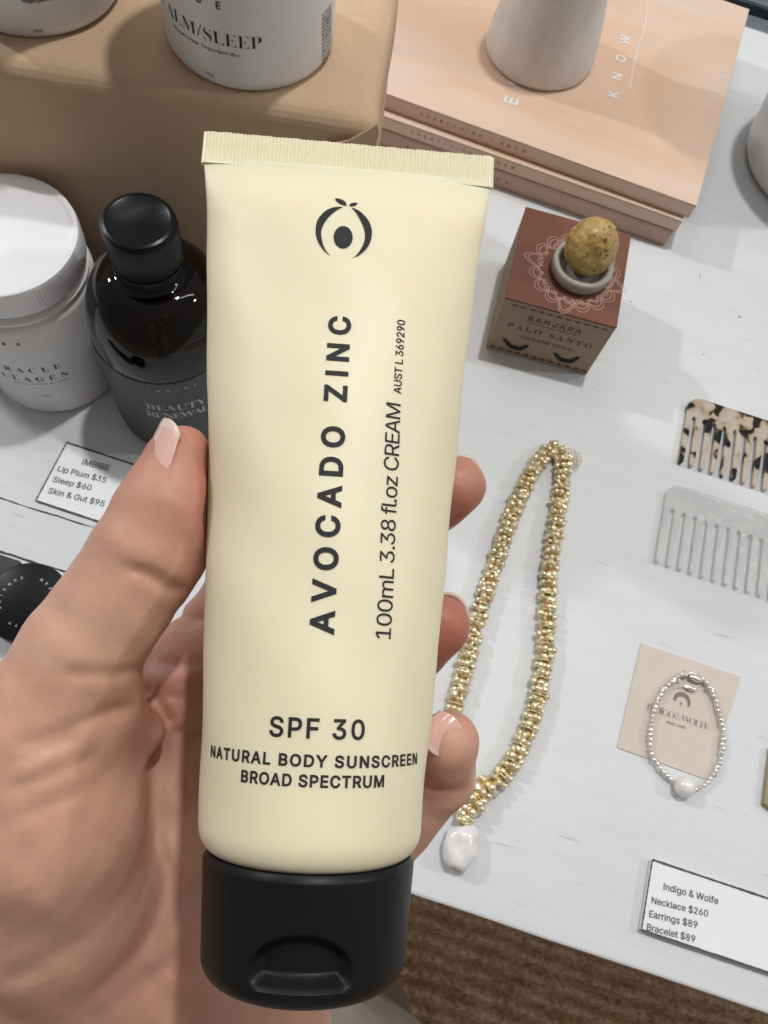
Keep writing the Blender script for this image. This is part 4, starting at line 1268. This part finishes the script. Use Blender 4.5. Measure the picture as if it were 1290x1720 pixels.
# woven rosettes in between carry thin wire loops
for i in range(0, len(st), 2):
    t = tan[i]; a = np.cross(t, [0, 0, 1.0]); a /= np.linalg.norm(a); b = np.cross(a, t)
    th = np.linspace(0, 2 * math.pi, 15); pp = [st[i] + 0.0022 * t + (0.0047 + 0.0007 * math.cos(5 * q)) * (math.cos(q) * a + math.sin(q) * b) for q in th]
    gb.append(sweep(pp, 0.00045, 5))
for x, y, q in ((818, 1318, 1.1), (803, 1322, 1.2), (800, 1336, 1.2), (793, 1348, 1.2), (787, 1360, 1.15), (781, 1371, 1.05), (776, 1379, 0.8)):
    p = at(x, y, 0.0066); cluster(p, np.array([-0.4, -0.9, 0.0]), q)
mesh_obj('gold_beads', join(*gb), M['gold'], nk, smooth=180)
mesh_obj('core_cord', join(*gd2), M['gold_dark'], nk, smooth=180)
cl = at(956, 770, 0.005); gc = [sphere(cl, (0.0036, 0.0036, 0.0036), 20, 14)]
for k in range(11):
    a = -0.9 + k * 0.29; q = np.linspace(0, 2 * math.pi, 12)
    c = cl + 0.0066 * np.array([math.cos(a + 0.4), math.sin(a + 0.4), 0])
    u_ = np.array([math.cos(a + 0.4), math.sin(a + 0.4), 0])
    gc.append(sweep([c + 0.0014 * (math.cos(w) * u_ + math.sin(w) * np.array([0, 0, 1.0]) + 0.5 * math.sin(w) * np.array([-u_[1], u_[0], 0])) for w in q], 0.0003, 5))
mesh_obj('clasp', join(*gc), M['gold'], nk, smooth=180)


def pj(v):
    o = []
    for p in v:
        n = _nz.noise(Vector(p * 120 + np.array([1, 2, 3]))) * 0.0024 + _nz.noise(Vector(p * 300)) * 0.00025
        o.append(p * (1 + n / 0.008))
    return np.array(o)


pp = at(774, 1421, 0.0068)
mesh_obj('pearl_drop', sphere(pp, (0.0092, 0.0118, 0.0066), 64, 48, pj), M['pearl'], nk, smooth=180)
mesh_obj('drop_pin', sphere(at(771, 1462, 0.006), (0.0011, 0.0014, 0.0010), 10, 8), M['gold_dark'], nk, smooth=180)

# backing card and bracelet
bz = 0.0007
bcp = [at(*p)[:2] for p in ((1036, 1256), (1188, 1310), (1243, 1137), (1076, 1081))]
bcard = mesh_obj('jewellery_card', prism(bcp, 0.0003, bz), M['bcard'], None, origin=(*np.mean(bcp, axis=0), 0))
tag(bcard, 'square beige jewellery card under the silver bracelet', 'card')
# crop pixel = 1020 + x/4.778, 1060 + y/4.778
cb = lambda x, y: at(1020 + x / 4.778, 1060 + y / 4.778, bz)
th = np.linspace(0, math.pi * 2, 40, endpoint=False)
moon_o, moon_i = [], []
for q in np.linspace(math.radians(-25), math.radians(190), 24):
    moon_o.append((0.0052 * math.cos(q), 0.0052 * math.sin(q))); moon_i.append((0.0040 * math.cos(q) * 0.92, 0.0040 * math.sin(q) - 0.0012 - 0.0004))
mo = cb(598, 560)[:2]; mv = np.array(moon_o + moon_i); mv[24] = mv[0]; mv[47] = mv[23]
mv = np.concatenate([mv + mo, np.full((48, 1), bz + 0.0002)], 1)
star = [(0.0013 * (1 if k % 2 == 0 else 0.35) * math.cos(k * math.pi / 4 + math.pi / 2) * (0.75 if k % 4 == 2 else 1), 0.0018 * (1 if k % 2 == 0 else 0.3) * math.sin(k * math.pi / 4 + math.pi / 2)) for k in range(8)]
so = cb(591, 583)
rays = []
for k in range(7):
    a = math.radians(50 + k * 14); rays.append(xform(ribbon([(mo[0] + 0.0064 * math.cos(a), mo[1] + 0.0064 * math.sin(a)), (mo[0] + 0.0080 * math.cos(a), mo[1] + 0.0080 * math.sin(a))], 0.0002), 0, (0, 0, bz + 0.0002)))
mesh_obj('lettering', join((mv, [(j, j + 1, 24 + j + 1, 24 + j) for j in range(23)]),
                           ([(so[0] + p[0], so[1] + p[1], bz + 0.0002) for p in star], [list(range(8))]), *rays,
                           text_flat('INDIGO & WOLFE', cb(312, 630), cb(818, 800), kind='serif', cap=0.0040, weight=-0.02),
                           text_flat('JEWEL LABEL', cb(468, 735), cb(632, 787), kind='sans', cap=0.0013, weight=0.01)), M['taupe'], bcard)
br = thing('bracelet', 'thin silver bead bracelet with one round pearl lying over the beige card', 'bracelet', (0.198, 0.12, 0))
crb = lambda x, y: (1020 + x / 4.778, 1060 + y / 4.778)
lp = [crb(*p) for p in ((545, 1215), (470, 1150), (410, 1080), (365, 1010), (345, 930), (343, 840), (355, 740), (375, 640), (405, 555), (450, 480), (500, 420), (560, 370), (625, 345), (690, 345), (760, 385), (810, 430), (850, 520), (885, 610), (910, 710), (927, 810), (928, 920), (910, 1030), (880, 1110), (835, 1180), (785, 1230), (715, 1270))]
sp = strand(lp, 0.0034, 0.0027)
gs = []
for i, p in enumerate(sp):
    r = 0.00160 * (0.85 + 0.3 * gr.rand())
    gs.append(sphere(p + gr.randn(3) * 0.00012, (r, r, r), 8, 6))
    if 0.36 < i / len(sp) < 0.62 and i % 2 == 0:
        for _ in range(2): gs.append(sphere(p + gr.randn(3) * np.array([0.0017, 0.0014, 0.0008]), 0.0013, 8, 6))
mesh_obj('silver_beads', join(*gs), M['silver'], br, smooth=180)
mesh_obj('clasp', join(sphere(at(*crb(712, 380), 0.004), (0.0042, 0.0022, 0.0018), 14, 10), sphere(at(*crb(665, 455), 0.003), (0.0040, 0.0016, 0.0010), 14, 10)), M['silver'], br, smooth=180)
mesh_obj('round_pearl', sphere(at(*crb(622, 1250), 0.0055), 0.0058, 32, 24), M['pearl'], br, smooth=180)


# ------------------------------------------------------------------ price cards, tin, carton and the sliver at the right edge
def price_card(x0, x1, y0, y1, th, label, lines):
    t = thing('price_card', label, 'price card', (x0, y0, 0), 'white price cards')
    cd_ = mesh_obj('card', box(x0, x1, y0, y1, 0.0003, th), M['paper'], t)
    z = th + 0.00015; w = 0.0008; gq = []
    pts = [(x0, y0), (x1, y0), (x1, y1), (x0, y1)]
    for a, b, ww in ((0, 1, w), (1, 2, w), (2, 3, w * 1.5), (3, 0, w)):
        p = np.linspace(pts[a], pts[b], 40); g_ = np.random.RandomState(a); gq.append(xform(ribbon(p, ww * (0.75 + 0.5 * g_.rand(40))), 0, (0, 0, z)))
    mesh_obj('border_line', join(*gq), M['card_ink'], cd_)
    mesh_obj('lettering', join(*[text_flat(s, at(*a, th), at(*b, th), weight=0.008) for s, a, b in lines]), M['card_ink'], cd_)
    return t


price_card(-0.2030, -0.1180, 0.1262, 0.1665, 0.0012, 'white price card reading lip plum, sleep, skin and gut, by the thumb', [
    ('IMBIBE', (137, 780), (182, 791)), ('Lip Plum $35', (96, 791), (177, 811)), ('Sleep $60', (88, 809), (152, 824)), ('Skin & Gut $95', (80, 828), (174, 851))])
price_card(0.1872, 0.2790, 0.0098, 0.0444, 0.0042, 'white price card for necklace, earrings and bracelet near the table edge', [
    ('Indigo & Wolfe', (1114, 1494), (1206, 1519)), ('Necklace $260', (1094, 1517), (1189, 1540)), ('Earrings $89', (1090, 1540), (1171, 1559)), ('Bracelet $89', (1086, 1562), (1167, 1583))])

tz = 0.024
tcn = at(44, 1010, tz); tn = thing('tin', 'small round pot with black lid ringed by tiny white lettering', 'cosmetic pot', (tcn[0], tcn[1], 0))
TR = 0.0218
mesh_obj('glass_base', lathe([(TR - 0.003, 0.0003), (TR - 0.0008, 0.001), (TR - 0.0004, 0.004), (TR - 0.001, 0.009)], (tcn[0], tcn[1], 0), 96), M['frost'], tn, smooth=40)
ti_ = mesh_obj('lid', lathe([(TR - 0.001, 0.0085), (TR, 0.009), (TR, tz - 0.0012), (TR - 0.0004, tz - 0.0003), (TR - 0.0012, tz), (0.0001, tz)], (tcn[0], tcn[1], 0), 128), M['tin'], tn, smooth=35)
gt = []
word = 'SCIENCE  MEETS  BEAUTY  '
for k, ch in enumerate(word):
    if ch == ' ': continue
    a = math.radians(215) - k * 2 * math.pi / len(word); v, f = raw_text(ch, 'sans', weight=0.03)
    s_ = 0.0024; v = v * s_; v[:, 0] -= v[:, 0].mean(); e = a - math.pi / 2
    gt.append(xform((v, f), e, (tcn[0] + 0.0128 * math.cos(a), tcn[1] + 0.0128 * math.sin(a), tz + 0.0002)))
mesh_obj('lettering', join(*gt), M['grey_print'], ti_)
ctn = mesh_obj('carton', box(-0.30, -0.1915, 0.060, 0.0885, 0.0003, 0.008), M['dark_card'], None, origin=(-0.24, 0.07, 0), bevel=0.001)
tag(ctn, 'charcoal carton lying behind the black lidded pot', 'carton')
sv = at(1289, 1320, 0.004)
edge = mesh_obj('earring_card', prism([(sv[0] - 0.0007, sv[1] - 0.010), (sv[0] + 0.03, sv[1] - 0.022), (sv[0] + 0.045, sv[1] + 0.02), (sv[0] - 0.0002, sv[1] + 0.022)], 0.0003, 0.004), M['brass'], None, origin=(sv[0] + 0.02, sv[1], 0), bevel=0.0005)
tag(edge, 'brown jewellery stand corner at the right edge of the frame', 'jewellery stand')


# ------------------------------------------------------------------ trouser leg of the person holding the tube
def trouser():
    v, f = [], []; nz_, na = 110, 72
    for i in range(nz_ + 1):
        t = i / nz_; z = -0.735 + 1.25 * t; lean = max(0, t - 0.42)
        for k in range(na):
            a = 2 * math.pi * k / na
            r = 0.078 + 0.020 * t + 0.006 * math.sin(3 * a + 4 * t) + 0.004 * math.sin(7 * a - 9 * t) + 0.003 * math.sin(a * 2 + 30 * t)
            v.append((0.085 - 0.03 * t + r * math.cos(a), -0.150 - 0.01 * t - 0.62 * lean**1.4 + r * 0.95 * math.sin(a), z))
    for i in range(nz_):
        for k in range(na):
            k2 = (k + 1) % na; f.append((i * na + k, i * na + k2, (i + 1) * na + k2, (i + 1) * na + k))
    f += [[k for k in range(na)][::-1], [nz_ * na + k for k in range(na)]]
    return v, f


tr = mesh_obj('trouser_leg', trouser(), M['cloth'], None, origin=(0.085, -0.150, -0.73), smooth=60)
tag(tr, 'grey cotton trouser leg below the black cap in front of the rug', 'trousers')

for o in list(bpy.data.objects):
    if '_o' in o: del o['_o']
